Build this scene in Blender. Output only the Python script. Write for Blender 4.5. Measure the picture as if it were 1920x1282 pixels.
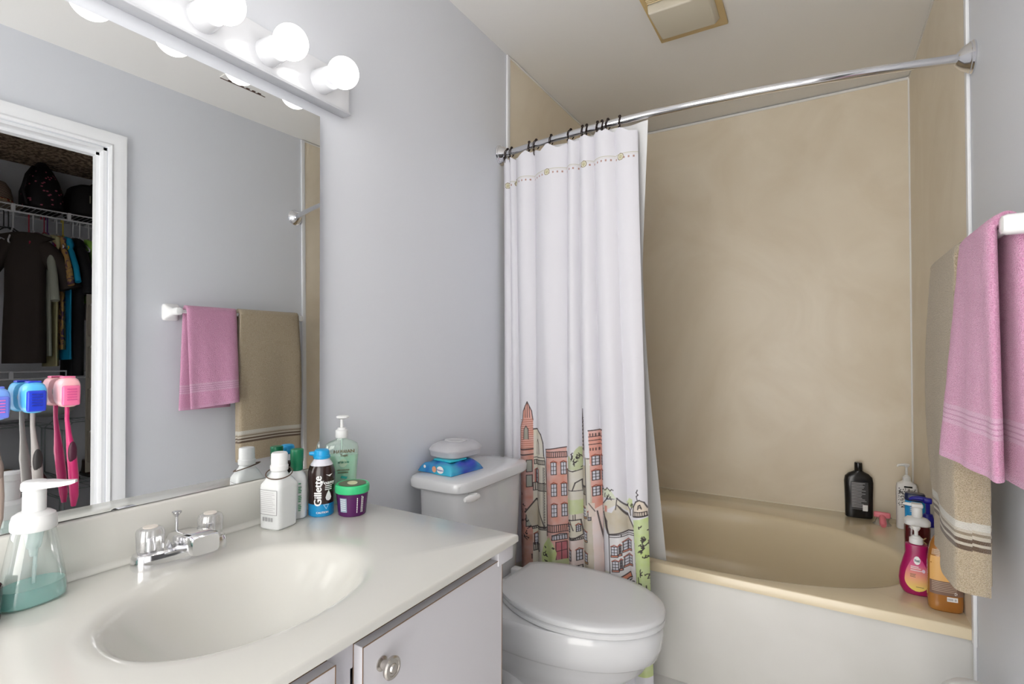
import bpy, bmesh, math, random
import numpy as np
from mathutils import Vector, Matrix

for o in list(bpy.data.objects): bpy.data.objects.remove(o)
SC = bpy.context.scene
COL = SC.collection
PI = math.pi

# ------------------------------------------------------------------ camera
F_PX = 974.37
CAM = np.array([1.1591, 0.0, 1.1706])
_yaw, _pit, _rol = np.radians([30.8034, 1.1086, 0.212])
FW = np.array([-np.sin(_yaw)*np.cos(_pit), np.cos(_yaw)*np.cos(_pit), np.sin(_pit)])
_r = np.array([np.cos(_yaw), np.sin(_yaw), 0.0]); _u = np.cross(_r, FW)
RT = _r*np.cos(_rol) + _u*np.sin(_rol); UP = -_r*np.sin(_rol) + _u*np.cos(_rol)
cam_d = bpy.data.cameras.new('camera'); cam = bpy.data.objects.new('camera', cam_d); COL.objects.link(cam)
cam_d.sensor_fit = 'HORIZONTAL'; cam_d.sensor_width = 36.0; cam_d.lens = F_PX/1920*36
cam_d.clip_start = 0.01
cam.matrix_world = Matrix(((RT[0], UP[0], -FW[0], CAM[0]), (RT[1], UP[1], -FW[1], CAM[1]),
                           (RT[2], UP[2], -FW[2], CAM[2]), (0, 0, 0, 1)))
SC.camera = cam

def on_plane(u, v, ax, val):          # photo pixel -> point on an axis-aligned plane
    d = FW + RT*(u-960)/F_PX - UP*(v-641)/F_PX
    return CAM + d*((val-CAM[ax])/d[ax])

# ------------------------------------------------------------------ world and exposure
wd = bpy.data.worlds.new('world'); SC.world = wd; wd.use_nodes = True
wd.node_tree.nodes['Background'].inputs[0].default_value = (1.0, 0.97, 0.93, 1)
wd.node_tree.nodes['Background'].inputs[1].default_value = 5.7   # daylight in the room behind the camera
BULB = 4.2
SC.view_settings.view_transform = 'Standard'; SC.view_settings.look = 'None'
SC.view_settings.exposure = 0.04; SC.view_settings.gamma = 1.0; SC.view_settings.use_curve_mapping = False

# ------------------------------------------------------------------ room numbers (metres)
W, H = 1.52, 2.452          # width between side walls, ceiling
YB, YT = 2.984, 1.907       # back wall, tub front
ZR = 0.407                  # tub deck
ZC = 0.772                  # vanity top
YN = -0.62                  # wall behind the camera

# ------------------------------------------------------------------ materials
MATS = {}
def mat(name, col, rough=0.5, metal=0.0, spec=0.5, trans=0.0, ior=1.45, emit=None, estr=0.0, noise=None, bump=None, sheen=0.0, coat=0.0, sss=0.0):
    if name in MATS: return MATS[name]
    m = bpy.data.materials.new(name); m.use_nodes = True; MATS[name] = m
    nt = m.node_tree; b = nt.nodes['Principled BSDF']
    b.inputs['Base Color'].default_value = (*col, 1); b.inputs['Roughness'].default_value = rough
    b.inputs['Metallic'].default_value = metal; b.inputs['Specular IOR Level'].default_value = spec
    b.inputs['Transmission Weight'].default_value = trans; b.inputs['IOR'].default_value = ior
    b.inputs['Sheen Weight'].default_value = sheen; b.inputs['Coat Weight'].default_value = coat
    if sss:
        b.inputs['Subsurface Weight'].default_value = sss; b.inputs['Subsurface Radius'].default_value = (.01, .01, .01); b.inputs['Subsurface Scale'].default_value = .5
    if emit: b.inputs['Emission Color'].default_value = (*emit, 1); b.inputs['Emission Strength'].default_value = estr
    if noise:                                     # (colour2, scale, detail, low, high, distortion)
        c2, sc, det, lo, hi, dis = noise
        tc = nt.nodes.new('ShaderNodeTexCoord'); n = nt.nodes.new('ShaderNodeTexNoise')
        n.inputs['Scale'].default_value = sc; n.inputs['Detail'].default_value = det; n.inputs['Distortion'].default_value = dis
        r = nt.nodes.new('ShaderNodeValToRGB'); r.color_ramp.elements[0].position = lo; r.color_ramp.elements[1].position = hi
        r.color_ramp.elements[0].color = (*col, 1); r.color_ramp.elements[1].color = (*c2, 1)
        nt.links.new(tc.outputs['Object'], n.inputs['Vector']); nt.links.new(n.outputs['Fac'], r.inputs['Fac']); nt.links.new(r.outputs['Color'], b.inputs['Base Color'])
    if bump:                                      # (scale, strength, distance, detail)
        sc, st, di, det = bump
        tc = nt.nodes.new('ShaderNodeTexCoord'); n = nt.nodes.new('ShaderNodeTexNoise'); n.inputs['Scale'].default_value = sc; n.inputs['Detail'].default_value = det
        bp = nt.nodes.new('ShaderNodeBump'); bp.inputs['Strength'].default_value = st; bp.inputs['Distance'].default_value = di
        nt.links.new(tc.outputs['Object'], n.inputs['Vector']); nt.links.new(n.outputs['Fac'], bp.inputs['Height']); nt.links.new(bp.outputs['Normal'], b.inputs['Normal'])
    return m

def thin_clear(name, tint, gloss=0.08, body=0.0):
    """thin clear plastic wall: transparent with a Fresnel gloss and a little milky diffuse"""
    m = bpy.data.materials.new(name); m.use_nodes = True; MATS[name] = m; nt = m.node_tree; nt.nodes.clear()
    out = nt.nodes.new('ShaderNodeOutputMaterial'); tr = nt.nodes.new('ShaderNodeBsdfTransparent'); tr.inputs[0].default_value = (*tint, 1)
    gl = nt.nodes.new('ShaderNodeBsdfGlossy'); gl.inputs['Roughness'].default_value = .06
    df = nt.nodes.new('ShaderNodeBsdfDiffuse'); df.inputs[0].default_value = (*tint, 1)
    lw = nt.nodes.new('ShaderNodeLayerWeight'); lw.inputs[0].default_value = .35
    m1 = nt.nodes.new('ShaderNodeMixShader'); m1.inputs[0].default_value = body
    m2 = nt.nodes.new('ShaderNodeMixShader'); ma = nt.nodes.new('ShaderNodeMath'); ma.operation = 'MULTIPLY_ADD'; ma.inputs[1].default_value = .55; ma.inputs[2].default_value = gloss*.3
    nt.links.new(lw.outputs['Facing'], ma.inputs[0])
    nt.links.new(tr.outputs[0], m1.inputs[1]); nt.links.new(df.outputs[0], m1.inputs[2])
    nt.links.new(m1.outputs[0], m2.inputs[1]); nt.links.new(gl.outputs[0], m2.inputs[2]); nt.links.new(ma.outputs[0], m2.inputs[0]); nt.links.new(m2.outputs[0], out.inputs[0])
    return m

WALL = mat('wall_paint', (.70, .72, .765), .55, bump=(140, .08, .002, 3))
CEIL = mat('ceiling_paint', (.80, .79, .77), .6, bump=(120, .06, .002, 3))
TRIM = mat('white_trim_paint', (.84, .85, .87), .35)
PANEL = mat('cultured_marble_panel', (.80, .72, .585), .34, noise=((.73, .64, .50), 2.2, 9, .36, .66, 1.6), bump=(7, .12, .01, 4))
CAULK = mat('white_caulk', (.82, .81, .78), .5)
TUB = mat('cream_tub', (.77, .66, .465), .18, coat=.3)
APRON = mat('tub_apron_white', (.66, .65, .615), .35, noise=((.70, .69, .66), 3, 3, .4, .6, 0))
FLOOR = mat('floor_vinyl', (.74, .73, .72), .4)
COUNTER = mat('cultured_marble_top', (.655, .648, .605), .2, coat=.25)
CAB = mat('white_melamine', (.64, .63, .66), .4)
CABEDGE = mat('brown_core_edge', (.22, .14, .09), .6)
PORC = mat('porcelain', (.67, .68, .695), .12, coat=.5)
SEATM = mat('toilet_seat_plastic', (.69, .70, .715), .22)
CHROME = mat('chrome', (.80, .80, .82), .09, metal=1.0)
NICKEL = mat('satin_nickel', (.55, .52, .48), .25, metal=1.0)
MIRROR = mat('mirror_silver', (.86, .875, .88), .0, metal=1.0)
GLASSEDGE = mat('mirror_edge', (.45, .48, .50), .2)
ENAMEL = mat('white_enamel', (.66, .67, .70), .12, coat=.4)
CERAMIC = mat('white_ceramic', (.84, .84, .84), .12, coat=.4)
WPLAS = mat('white_plastic', (.76, .77, .77), .35)
CREAMW = mat('cream_plastic', (.80, .74, .60), .4)
INK = mat('black_ink', (.03, .025, .025), .6)
GREYINK = mat('grey_ink', (.32, .32, .33), .6)
WINK = mat('white_ink', (.88, .88, .88), .5)
ACRYL = thin_clear('clear_acrylic', (.97, .97, .98), .5, .10)
CLEAR = thin_clear('clear_bottle', (.955, .985, .982), .25, .06)
BULBM = mat('lit_bulb_glass', (1, 1, 1), .3, emit=(1.0, .975, .94), estr=BULB)
BLACKP = mat('black_plastic', (.012, .011, .011), .22)

# ------------------------------------------------------------------ mesh helpers
def link(name, me, m, parent=None, smooth=True, angle=35):
    ob = bpy.data.objects.new(name, me); COL.objects.link(ob)
    for mm in (m if isinstance(m, (list, tuple)) else [m]):
        if mm: me.materials.append(mm)
    if smooth:
        for p in me.polygons: p.use_smooth = True
        me.set_sharp_from_angle(angle=math.radians(angle))
    if parent: ob.parent = parent
    return ob
def mesh(name, vs, fs, m, parent=None, smooth=True, angle=35):
    me = bpy.data.meshes.new(name); me.from_pydata([tuple(map(float, v)) for v in vs], [], fs); me.update()
    return link(name, me, m, parent, smooth, angle)
def thing(name, loc, label, cat, rz=0.0, group=None):
    o = bpy.data.objects.new(name, None); COL.objects.link(o); o.location = loc; o.rotation_euler = (0, 0, rz); o.empty_display_size = .02
    o['label'] = label; o['category'] = cat
    if group: o['group'] = group
    return o
def tag(o, label, cat, group=None):
    o['label'] = label; o['category'] = cat
    if group: o['group'] = group
    return o
def struct(o): o['kind'] = 'structure'; return o
class Geo:                                   # collects pieces for ONE mesh
    def __init__(s): s.v = []; s.f = []
    def add(s, vs, fs): k = len(s.v); s.v += [tuple(v) for v in vs]; s.f += [tuple(i+k for i in q) for q in fs]; return s
    def build(s, name, m, parent=None, **k): return mesh(name, s.v, s.f, m, parent, **k)
def box_vf(x0, x1, y0, y1, z0, z1):
    vs = [(x, y, z) for z in (z0, z1) for y in (y0, y1) for x in (x0, x1)]
    return vs, [(0, 2, 3, 1), (4, 5, 7, 6), (0, 1, 5, 4), (2, 6, 7, 3), (0, 4, 6, 2), (1, 3, 7, 5)]
def rbox_vf(x0, x1, y0, y1, z0, z1, bev=.003, seg=2):
    bm = bmesh.new(); vs, fs = box_vf(x0, x1, y0, y1, z0, z1)
    bv = [bm.verts.new(v) for v in vs]
    for f in fs: bm.faces.new([bv[i] for i in f])
    bmesh.ops.bevel(bm, geom=bm.edges[:], offset=bev, segments=seg, affect='EDGES', profile=.5)
    bm.verts.index_update()
    r = [tuple(v.co) for v in bm.verts], [tuple(v.index for v in f.verts) for f in bm.faces]; bm.free(); return r
def rbox(name, x0, x1, y0, y1, z0, z1, m, parent=None, bev=.003, seg=2):
    return mesh(name, *rbox_vf(x0, x1, y0, y1, z0, z1, bev, seg), m, parent)
def box(name, x0, x1, y0, y1, z0, z1, m, parent=None): return mesh(name, *box_vf(x0, x1, y0, y1, z0, z1), m, parent, smooth=False)
def sgnpow(c, p): return math.copysign(abs(c)**p, c)
def ring_at(rings, z):
    if z <= rings[0][0]: return rings[0]
    for a, b in zip(rings, rings[1:]):
        if a[0] <= z <= b[0] and b[0] > a[0]:
            t = (z-a[0])/(b[0]-a[0]); return tuple(p+(q-p)*t for p, q in zip(a, b))
    return rings[-1]
def full(rings): return [tuple(r)+(2, 0, 0)[len(r)-3:] if len(r) < 6 else tuple(r) for r in rings]
def sp(ring, th, off=0.0):                     # point of a superellipse ring (z, a, b, n, ox, oy)
    z, a, b, n, ox, oy = ring; c, s = math.cos(th), math.sin(th)
    return (ox+sgnpow(c, 2/n)*(a+off), oy+sgnpow(s, 2/n)*(b+off), z)
def surf(rings, th, z, off=.0007):             # th is a true polar angle on the wall of the loft
    z_, a, b, n, ox, oy = ring_at(rings, z); c, s = math.cos(th), math.sin(th)
    r = (abs(c/a)**n + abs(s/b)**n)**(-1/n) + off
    return (ox+c*r, oy+s*r, z)
def loft_vf(rings, seg=40, cap=True):
    rings = full(rings); vs = []; fs = []
    for r in rings: vs += [sp(r, 2*PI*k/seg) for k in range(seg)]
    for i in range(len(rings)-1):
        for k in range(seg): fs.append((i*seg+k, i*seg+(k+1) % seg, (i+1)*seg+(k+1) % seg, (i+1)*seg+k))
    if cap: fs.append(tuple(range(seg-1, -1, -1))); fs.append(tuple((len(rings)-1)*seg+k for k in range(seg)))
    return vs, fs
def loft(name, rings, m, parent=None, seg=40, cap=True, angle=35): return mesh(name, *loft_vf(rings, seg, cap), m, parent, angle=angle)
def cyl(r0, z0, r1, z1, bev=.002):             # simple bevelled round body as loft rings
    return [(z0, r0-bev, r0-bev), (z0+bev, r0, r0), (z1-bev, r1, r1), (z1, r1-bev, r1-bev)]
def tube_vf(pts, r, seg=10, closed=False):
    P = [Vector(p) for p in pts]; n = len(P); vs = []; fs = []
    rr = r if isinstance(r, (list, tuple)) else [r]*n
    def tan(i): return ((P[(i+1) % n]-P[i-1]) if closed else (P[min(i+1, n-1)]-P[max(i-1, 0)])).normalized()
    t0 = tan(0); nn = t0.orthogonal().normalized()
    for i in range(n):
        t = tan(i); nn = (nn-t*nn.dot(t)).normalized(); b = t.cross(nn)
        for k in range(seg): a = 2*PI*k/seg; vs.append(P[i]+(nn*math.cos(a)+b*math.sin(a))*rr[i])
    m = n if closed else n-1
    for i in range(m):
        for k in range(seg): j = (i+1) % n; fs.append((i*seg+k, i*seg+(k+1) % seg, j*seg+(k+1) % seg, j*seg+k))
    if not closed: fs.append(tuple(range(seg-1, -1, -1))); fs.append(tuple((n-1)*seg+k for k in range(seg)))
    return [tuple(v) for v in vs], fs
def tube(name, pts, r, m, parent=None, seg=10, closed=False): return mesh(name, *tube_vf(pts, r, seg, closed), m, parent, angle=50)
def sphere_vf(c, r, nu=24, nv=16, sx=1, sy=1, sz=1):
    vs = []; fs = []
    for i in range(1, nv):
        for k in range(nu):
            p = PI*i/nv; a = 2*PI*k/nu; vs.append((c[0]+r*sx*math.sin(p)*math.cos(a), c[1]+r*sy*math.sin(p)*math.sin(a), c[2]-r*sz*math.cos(p)))
    b = len(vs); vs += [(c[0], c[1], c[2]-r*sz), (c[0], c[1], c[2]+r*sz)]
    for i in range(nv-2):
        for k in range(nu): fs.append((i*nu+k, i*nu+(k+1) % nu, (i+1)*nu+(k+1) % nu, (i+1)*nu+k))
    for k in range(nu): fs.append((b, (k+1) % nu, k)); fs.append((b+1, (nv-2)*nu+k, (nv-2)*nu+(k+1) % nu))
    return vs, fs
def grid_faces(nu, nv): return [(j*nu+i, j*nu+i+1, (j+1)*nu+i+1, (j+1)*nu+i) for j in range(nv-1) for i in range(nu-1)]
def patch(name, rings, t0, t1, z0, z1, m, parent, off=.0006, n=10, nz=6):
    vs = [surf(rings, t0+(t1-t0)*i/(n-1), z0+(z1-z0)*j/(nz-1), off) for j in range(nz) for i in range(n)]
    return mesh(name, vs, grid_faces(n, nz), m, parent)
_dg = None
def text2d(s, size=.01, bold=0.0, rot=0, align='CENTER'):
    cu = bpy.data.curves.new('t', 'FONT'); cu.body = s; cu.size = size; cu.align_x = align; cu.align_y = 'CENTER'; cu.resolution_u = 3
    ob = bpy.data.objects.new('t', cu); COL.objects.link(ob); dg = bpy.context.evaluated_depsgraph_get(); dg.update()
    me = ob.evaluated_get(dg).to_mesh(); vs = [(v.co.x, v.co.y) for v in me.vertices]; fs = [tuple(p.vertices) for p in me.polygons]
    bm = bmesh.new(); bm.from_mesh(me); bmesh.ops.triangulate(bm, faces=bm.faces[:])
    for _ in range(3):
        ed = [e for e in bm.edges if e.calc_length() > size*.14]
        if not ed: break
        bmesh.ops.subdivide_edges(bm, edges=ed, cuts=1); bmesh.ops.triangulate(bm, faces=bm.faces[:])
    bm.verts.index_update(); vs = [(v.co.x, v.co.y) for v in bm.verts]; fs = [tuple(v.index for v in q.verts) for q in bm.faces]; bm.free()
    ob.evaluated_get(dg).to_mesh_clear(); bpy.data.objects.remove(ob); bpy.data.curves.remove(cu)
    if bold:
        n_ = len(vs); vs = [(x+d, y+e) for d, e in ((-bold, 0), (bold, 0), (0, bold*.5), (0, -bold*.5)) for x, y in vs]; fs = [tuple(i+n_*k for i in q) for k in range(4) for q in fs]
    if rot: c, sn = math.cos(rot), math.sin(rot); vs = [(x*c-y*sn, x*sn+y*c) for x, y in vs]
    return vs, fs
def text_on(name, s, size, m, parent, rings, th, z, rref, bold=0.0, rot=0, off=.001):
    vs, fs = text2d(s, size, bold, rot)
    return mesh(name, [surf(rings, th+x/rref, z+y, off) for x, y in vs], fs, m, parent, smooth=False)
def text_xy(name, s, size, m, parent, fmap, bold=0.0, rot=0):
    vs, fs = text2d(s, size, bold, rot); return mesh(name, [fmap(x, y) for x, y in vs], fs, m, parent, smooth=False)
rnd = random.Random(7)

# ================================================================== THE ROOM
struct(box('floor', 0, W, YN, YB, -.05, 0, FLOOR))
struct(box('ceiling', -.1, W+.12, YN-.1, YB+.1, H, H+.08, CEIL))
wl = struct(box('wall_left', -.1, 0, YN-.1, YB+.1, 0, H, WALL))
wb = struct(box('wall_back', -.0, W, YB, YB+.1, 0, H, WALL))
# right wall with the closet doorway y .12 .. .945, z 0 .. 2.085
DY0, DY1, DZ = .12, .945, 2.085
g = Geo(); g.add(*box_vf(W, W+.115, YN-.1, DY0, 0, H)); g.add(*box_vf(W, W+.115, DY1, YB+.1, 0, H)); g.add(*box_vf(W, W+.115, DY0, DY1, DZ, H))
wr = struct(g.build('wall_right', WALL, smooth=False))
# wall behind the camera with an open doorway to the daylit room beyond
g = Geo(); g.add(*box_vf(0, .30, YN-.1, YN, 0, H)); g.add(*box_vf(1.40, W, YN-.1, YN, 0, H)); g.add(*box_vf(.30, 1.40, YN-.1, YN, 2.12, H))
struct(g.build('wall_near', WALL, smooth=False))
# doorway casing and jamb
d1 = bpy.data.objects.new('door_1', None); COL.objects.link(d1); d1.location = (W, .53, 0); struct(d1)
def casing(side_x, name):
    prof = [(0, 0), (0, .012), (.010, .016), (.018, .012), (.030, .014), (.052, .018), (.064, .018), (.064, 0)]   # (across, thickness)
    s = -1 if side_x < W+.05 else 1
    path = [((DY1+.004), 0, 1, 0), ((DY1+.004), DZ+.004, 1, 1), ((DY0-.004), DZ+.004, -1, 1), ((DY0-.004), 0, -1, 0)]
    vs = []; fs = []; n = len(prof)
    for y, z, dy, dz in path:
        for a, t in prof: vs.append((side_x+s*t-W, y+dy*a-.53, z+dz*a))
    for i in range(3):
        for k in range(n-1): fs.append((i*n+k, i*n+k+1, (i+1)*n+k+1, (i+1)*n+k))
    return mesh(name, vs, fs, TRIM, d1, angle=20)
casing(W, 'casing'); casing(W+.115, 'casing')
g = Geo()
for y0, y1 in ((DY1-.012-.53, DY1-.53), (DY0-.53, DY0+.012-.53)): g.add(*box_vf(-.001, .116, y0, y1, 0, DZ))
g.add(*box_vf(-.001, .116, DY0-.53, DY1-.53, DZ-.012, DZ)); g.build('jamb', TRIM, d1, smooth=False)
g = Geo()
for y0, y1 in ((DY1-.024-.53, DY1-.012-.53), (DY0+.012-.53, DY0+.024-.53)): g.add(*box_vf(.045, .08, y0, y1, 0, DZ-.012))
g.add(*box_vf(.045, .08, DY0+.012-.53, DY1-.012-.53, DZ-.024, DZ-.012)); g.build('door_stop', TRIM, d1, smooth=False)

# tub surround panels (parts of the walls they are glued to)
PT = .006
sl = struct(box('wall_surround_left', 0, PT, YT, YB, ZR, H-.004, PANEL))
sb = struct(box('wall_surround_back', PT, W-PT, YB-PT, YB, ZR, H-.012, PANEL))
sr_ = struct(box('wall_surround_right', W-PT, W, YT, YB, ZR, H-.004, PANEL))
for (a, b) in (((PT, PT+.006), sl), ((W-PT-.006, W-PT), sr_)):
    box('caulk_bead', a[0], a[1], YB-PT-.006, YB-PT, ZR, H-.004, CAULK, b)
box('caulk_bead', PT+.006, W-PT-.006, YB-PT-.004, YB-PT, H-.016, H-.006, CAULK, sb)
box('caulk_bead', PT+.006, W-PT-.006, YB-PT-.003, YB-PT, ZR, ZR+.004, CREAMW, sb)
box('caulk_bead', W-PT-.003, W-PT, YT, YB-PT-.006, H-.012, H-.004, CAULK, sr_)
box('caulk_bead', PT, PT+.003, YT, YB-PT-.006, H-.012, H-.004, CAULK, sl)
struct(rbox('trim_1', 0, .009, YT-.022, YT+.002, ZR-.02, H-.002, TRIM, bev=.003))
struct(rbox('trim_2', W-.009, W, YT-.022, YT+.002, ZR-.04, H-.002, TRIM, bev=.003))
struct(rbox('trim_3', W-.006, W, YT-.012, YT+.004, 0, ZR-.04, TRIM, bev=.002))

# ================================================================== BATHTUB
t = thing('bathtub', (0, YT, 0), 'cream oval-basin bathtub with wide deck and white front apron', 'bathtub')
OX, OY, OA, OB = .76, 2.347-YT, .665, .398
def oval_solid(name, x0, x1, y0, y1, z, cx, cy, a, b, n, prof, m, parent, skirt, nth=160):
    ths = sorted(set([2*PI*k/nth for k in range(nth)] + [math.atan2(yy-cy, xx-cx) % (2*PI) for xx in (x0, x1) for yy in (y0, y1)]))
    N = len(ths); rows = []
    def rect(th):
        c, s = math.cos(th), math.sin(th); k = min((x1-cx)/c if c > 1e-9 else 1e9, (x0-cx)/c if c < -1e-9 else 1e9, (y1-cy)/s if s > 1e-9 else 1e9, (y0-cy)/s if s < -1e-9 else 1e9)
        return cx+c*k, cy+s*k
    def ov(th, q):
        c, s = math.cos(th), math.sin(th); r = (abs(c/a)**n+abs(s/b)**n)**(-1/n)*q; return cx+c*r, cy+s*r
    R = [rect(th) for th in ths]
    rows.append([(p[0], p[1], z-skirt) for p in R]); rows.append([(p[0], p[1], z-.004) for p in R])
    def inset(p, d): return (min(max(p[0], x0+d), x1-d), min(max(p[1], y0+d), y1-d))
    rows.append([(*inset(p, .0015), z-.0012) for p in R]); rows.append([(*inset(p, .004), z) for p in R])
    for q, dz in prof: rows.append([(*ov(th, q), z-dz) for th in ths])
    vs = [v for r in rows for v in r]; fs = []
    for i in range(len(rows)-1):
        for k in range(N): fs.append((i*N+k, i*N+(k+1) % N, (i+1)*N+(k+1) % N, (i+1)*N+k))
    fs.append(tuple((len(rows)-1)*N+k for k in range(N)))
    return mesh(name, vs, fs, m, parent, angle=60)
TP = [(1.03, 0), (1.015, .001), (1.0, .004), (.985, .011), (.97, .022), (.95, .06), (.92, .14), (.885, .22), (.84, .275), (.77, .31), (.66, .328), (.4, .334), (.1, .336)]
oval_solid('tub_shell', .001, W-.001, 0, YB-YT-.001, ZR, OX, OY, OA, OB, 2.3, TP, TUB, t, .032)
rbox('apron', .001, W-.001, .012, .032, 0, ZR-.031, APRON, t, bev=.002)
dr = loft('drain', cyl(.03, ZR-.337, .03, ZR-.332, .001), CHROME, t); dr.location = (.28, OY, 0)

# ================================================================== VANITY
v = thing('vanity_cabinet', (.28, .53, 0), 'white vanity cabinet with brown-edged slab doors under the cream sink top', 'cabinet')
CY0, CY1, CX1 = .10-.53, .945-.53, .555-.28
g = Geo()
g.add(*box_vf(-.278, CX1, CY0, CY0+.016, 0, .756)); g.add(*box_vf(-.278, CX1, CY1-.016, CY1, 0, .756)); g.add(*box_vf(-.278, CX1, CY0+.016, CY1-.016, .08, .096)); g.add(*box_vf(-.278, -.272, CY0+.016, CY1-.016, .096, .62))
g.add(*box_vf(CX1-.018, CX1, CY0+.016, CY1-.016, .70, .756)); g.add(*box_vf(CX1-.018, CX1, CY0+.016, CY1-.016, .08, .12)); g.add(*box_vf(CX1-.018, CX1, -.025, .018, .12, .70))
g.build('carcass', CAB, v, smooth=False)
rbox('end_filler', CX1+.002, CX1+.022, CY1-.02, .985-.53, .722, .756, CAB, v, bev=.002)
def vdoor(y0, y1, ky):
    d = rbox('door', CX1+.001, CX1+.020, y0-.53, y1-.53, .10, .7345, CAB, v, bev=.0008, seg=1)
    e = Geo(); x = CX1+.0206                       # dark line of the exposed core around the door face
    y0 -= .53; y1 -= .53; w = .0014
    e.add(*box_vf(x-.0007, x, y0, y1, .7345-w, .7348)); e.add(*box_vf(x-.0007, x, y0, y1, .0998, .10+w)); e.add(*box_vf(x-.0007, x, y0-.0002, y0+w, .10, .7345)); e.add(*box_vf(x-.0007, x, y1-w, y1+.0002, .10, .7345))
    e.add(*box_vf(CX1+.0002, CX1+.0020, y0-.0003, y1+.0003, .10, .7349))
    e.build('edge_line', CABEDGE, d, smooth=False)
    vs, fs = loft_vf([(0, .011, .011), (.002, .011, .011), (.004, .007, .007), (.014, .006, .006), (.017, .012, .012), (.019, .0165, .0165), (.023, .0172, .0172), (.0255, .015, .015), (.0255, .0115, .0115), (.0245, .011, .011), (.0245, .0075, .0075), (.027, .006, .006), (.028, .001, .001)], 28)
    k = mesh('knob', [(CX1+.020+p[2], ky-.53+p[0], .692+p[1]) for p in vs], [f[::-1] for f in fs], NICKEL, d); k['label'] = 'ringed satin nickel knob'
vdoor(.553, .9425, .592); vdoor(.112, .504, .468)
vt = thing('vanity_sink', (.29, .53, .75), 'cream cultured marble vanity top with moulded oval sink and backsplash', 'sink')
SP = [(1.16, 0), (1.10, .0008), (1.05, .003), (1.0, .008), (.955, .017), (.90, .032), (.82, .055), (.70, .084), (.55, .108), (.38, .122), (.2, .128), (.09, .130)]
oval_solid('countertop', .002-.29, .586-.29, .07-.53, .992-.53, ZC-.75, .327-.29, .002, .158, .203, 2.15, SP, COUNTER, vt, .015, 120)
g = Geo(); g.add(*rbox_vf(.002-.29, .034-.29, .07-.53, .992-.53, ZC-.752, .871-.75, .004, 3)); g.build('backsplash', COUNTER, vt)
vs, fs = loft_vf([(0, .034, .46), (.004, .030, .46), (.010, .026, .46)], 4)
g = Geo(); n = 8                                   # coved inside corner between top and backsplash
for y in (.075-.53, .99-.53):
    g.v += [(.034-.29+.010*(1-math.sin(a)), y, .0222+.010*(1-math.cos(a))) for a in [PI/2*k/n for k in range(n+1)]]
g.f = [(k, k+1, n+2+k, n+1+k) for k in range(n)]; g.build('cove', COUNTER, vt, angle=80)
dr = loft('drain', [(0, .022, .022), (.003, .022, .022), (.0045, .018, .018), (.003, .012, .012)], CHROME, vt); dr.location = (.037, .002, ZC-.75-.1305)

# faucet
f = thing('faucet', (.094, .542, ZC), 'chrome centerset faucet with clear acrylic knob handles behind the sink', 'faucet', rz=math.radians(-5))
loft('base', [(0, .0285, .081, 3.2), (.003, .029, .0815, 3.2), (.020, .0280, .0805, 3.2), (.026, .0262, .0785, 3.2), (.029, .022, .074, 3.2)], CHROME, f, 64)
vs = []; fs = []; S = [(-.024, .022, .030, .016), (-.018, .046, .040, .030), (.0, .055, .046, .036), (.03, .059, .049, .036), (.06, .064, .051, .034), (.085, .067, .051, .035), (.097, .067, .050, .038), (.103, .063, .046, .032)]  # x, top z, width, height
for x, zt_, w, hh in S:
    for k in range(24):
        a = 2*PI*k/24; vs.append((x, sgnpow(math.cos(a), .4)*w/2, zt_-hh/2+sgnpow(math.sin(a), .4)*hh/2))
for i in range(len(S)-1):
    for k in range(24): fs.append((i*24+k, (i+1)*24+k, (i+1)*24+(k+1) % 24, i*24+(k+1) % 24))
fs.append(tuple(range(24))); fs.append(tuple((len(S)-1)*24+k for k in range(23, -1, -1)))
mesh('spout', vs, fs, CHROME, f, angle=45)
loft('spout_foot', [(.024, .027, .030, 2.5), (.034, .024, .027, 2.5), (.044, .020, .022, 2.5)], CHROME, f)
for s in (-1, 1):
    vs, fs = loft_vf([(.0295, .017, .017), (.032, .021, .021), (.064, .0225, .0225), (.070, .020, .020), (.072, .015, .015)], 48)
    vs = [(x*(1+.035*math.cos(math.atan2(y, x)*12)), y*(1+.035*math.cos(math.atan2(y, x)*12))+s*.0525, z) for x, y, z in vs]
    h = mesh('handle', vs, fs, ACRYL, f); h['label'] = 'clear fluted acrylic knob'
    q = loft('stem', cyl(.010, .0295, .008, .054, .001), CHROME, h); q.location.y = s*.0525
    q = loft('cap_disc', cyl(.012, .0722, .012, .074, .0006), mat('frost_disc', (.74, .68, .62), .3), h); q.location.y = s*.0525
tube('lift_rod', [(-.022, 0, .04), (-.022, 0, .078)], .0028, CHROME, f)
q = loft('lift_knob', [(.074, .003, .003), (.078, .0055, .0055), (.082, .0085, .0085), (.0845, .0085, .0085), (.0855, .006, .006)], CHROME, f); q.location.x = -.022

# mirror, tilted a touch off the wall
def mx(y, z): return .018 + .02337*(y-.6) - .01407*(z-1.4)
out = [(.15, .8725)]
out += [(.912, .8725), (.912, 1.793)]
out += [(.15, 1.793)]
mt = thing('wall_mirror', (.01, .53, .8725), 'large frameless wall mirror above the sink reflecting a closet doorway', 'mirror')
n = len(out)
mesh('glass', [(mx(y, z)-.01, y-.53, z-.8725) for y, z in out], [tuple(range(n))], MIRROR, mt, smooth=False)
vs = [(mx(y, z)-.0101, y-.53, z-.8725) for y, z in out] + [(.0005-.01, y-.53, z-.8725) for y, z in out]
mesh('backing', vs, [(i, n+i, n+(i+1) % n, (i+1) % n) for i in range(n)]+[tuple(range(2*n-1, n-1, -1))], GLASSEDGE, mt, smooth=False)

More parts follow.
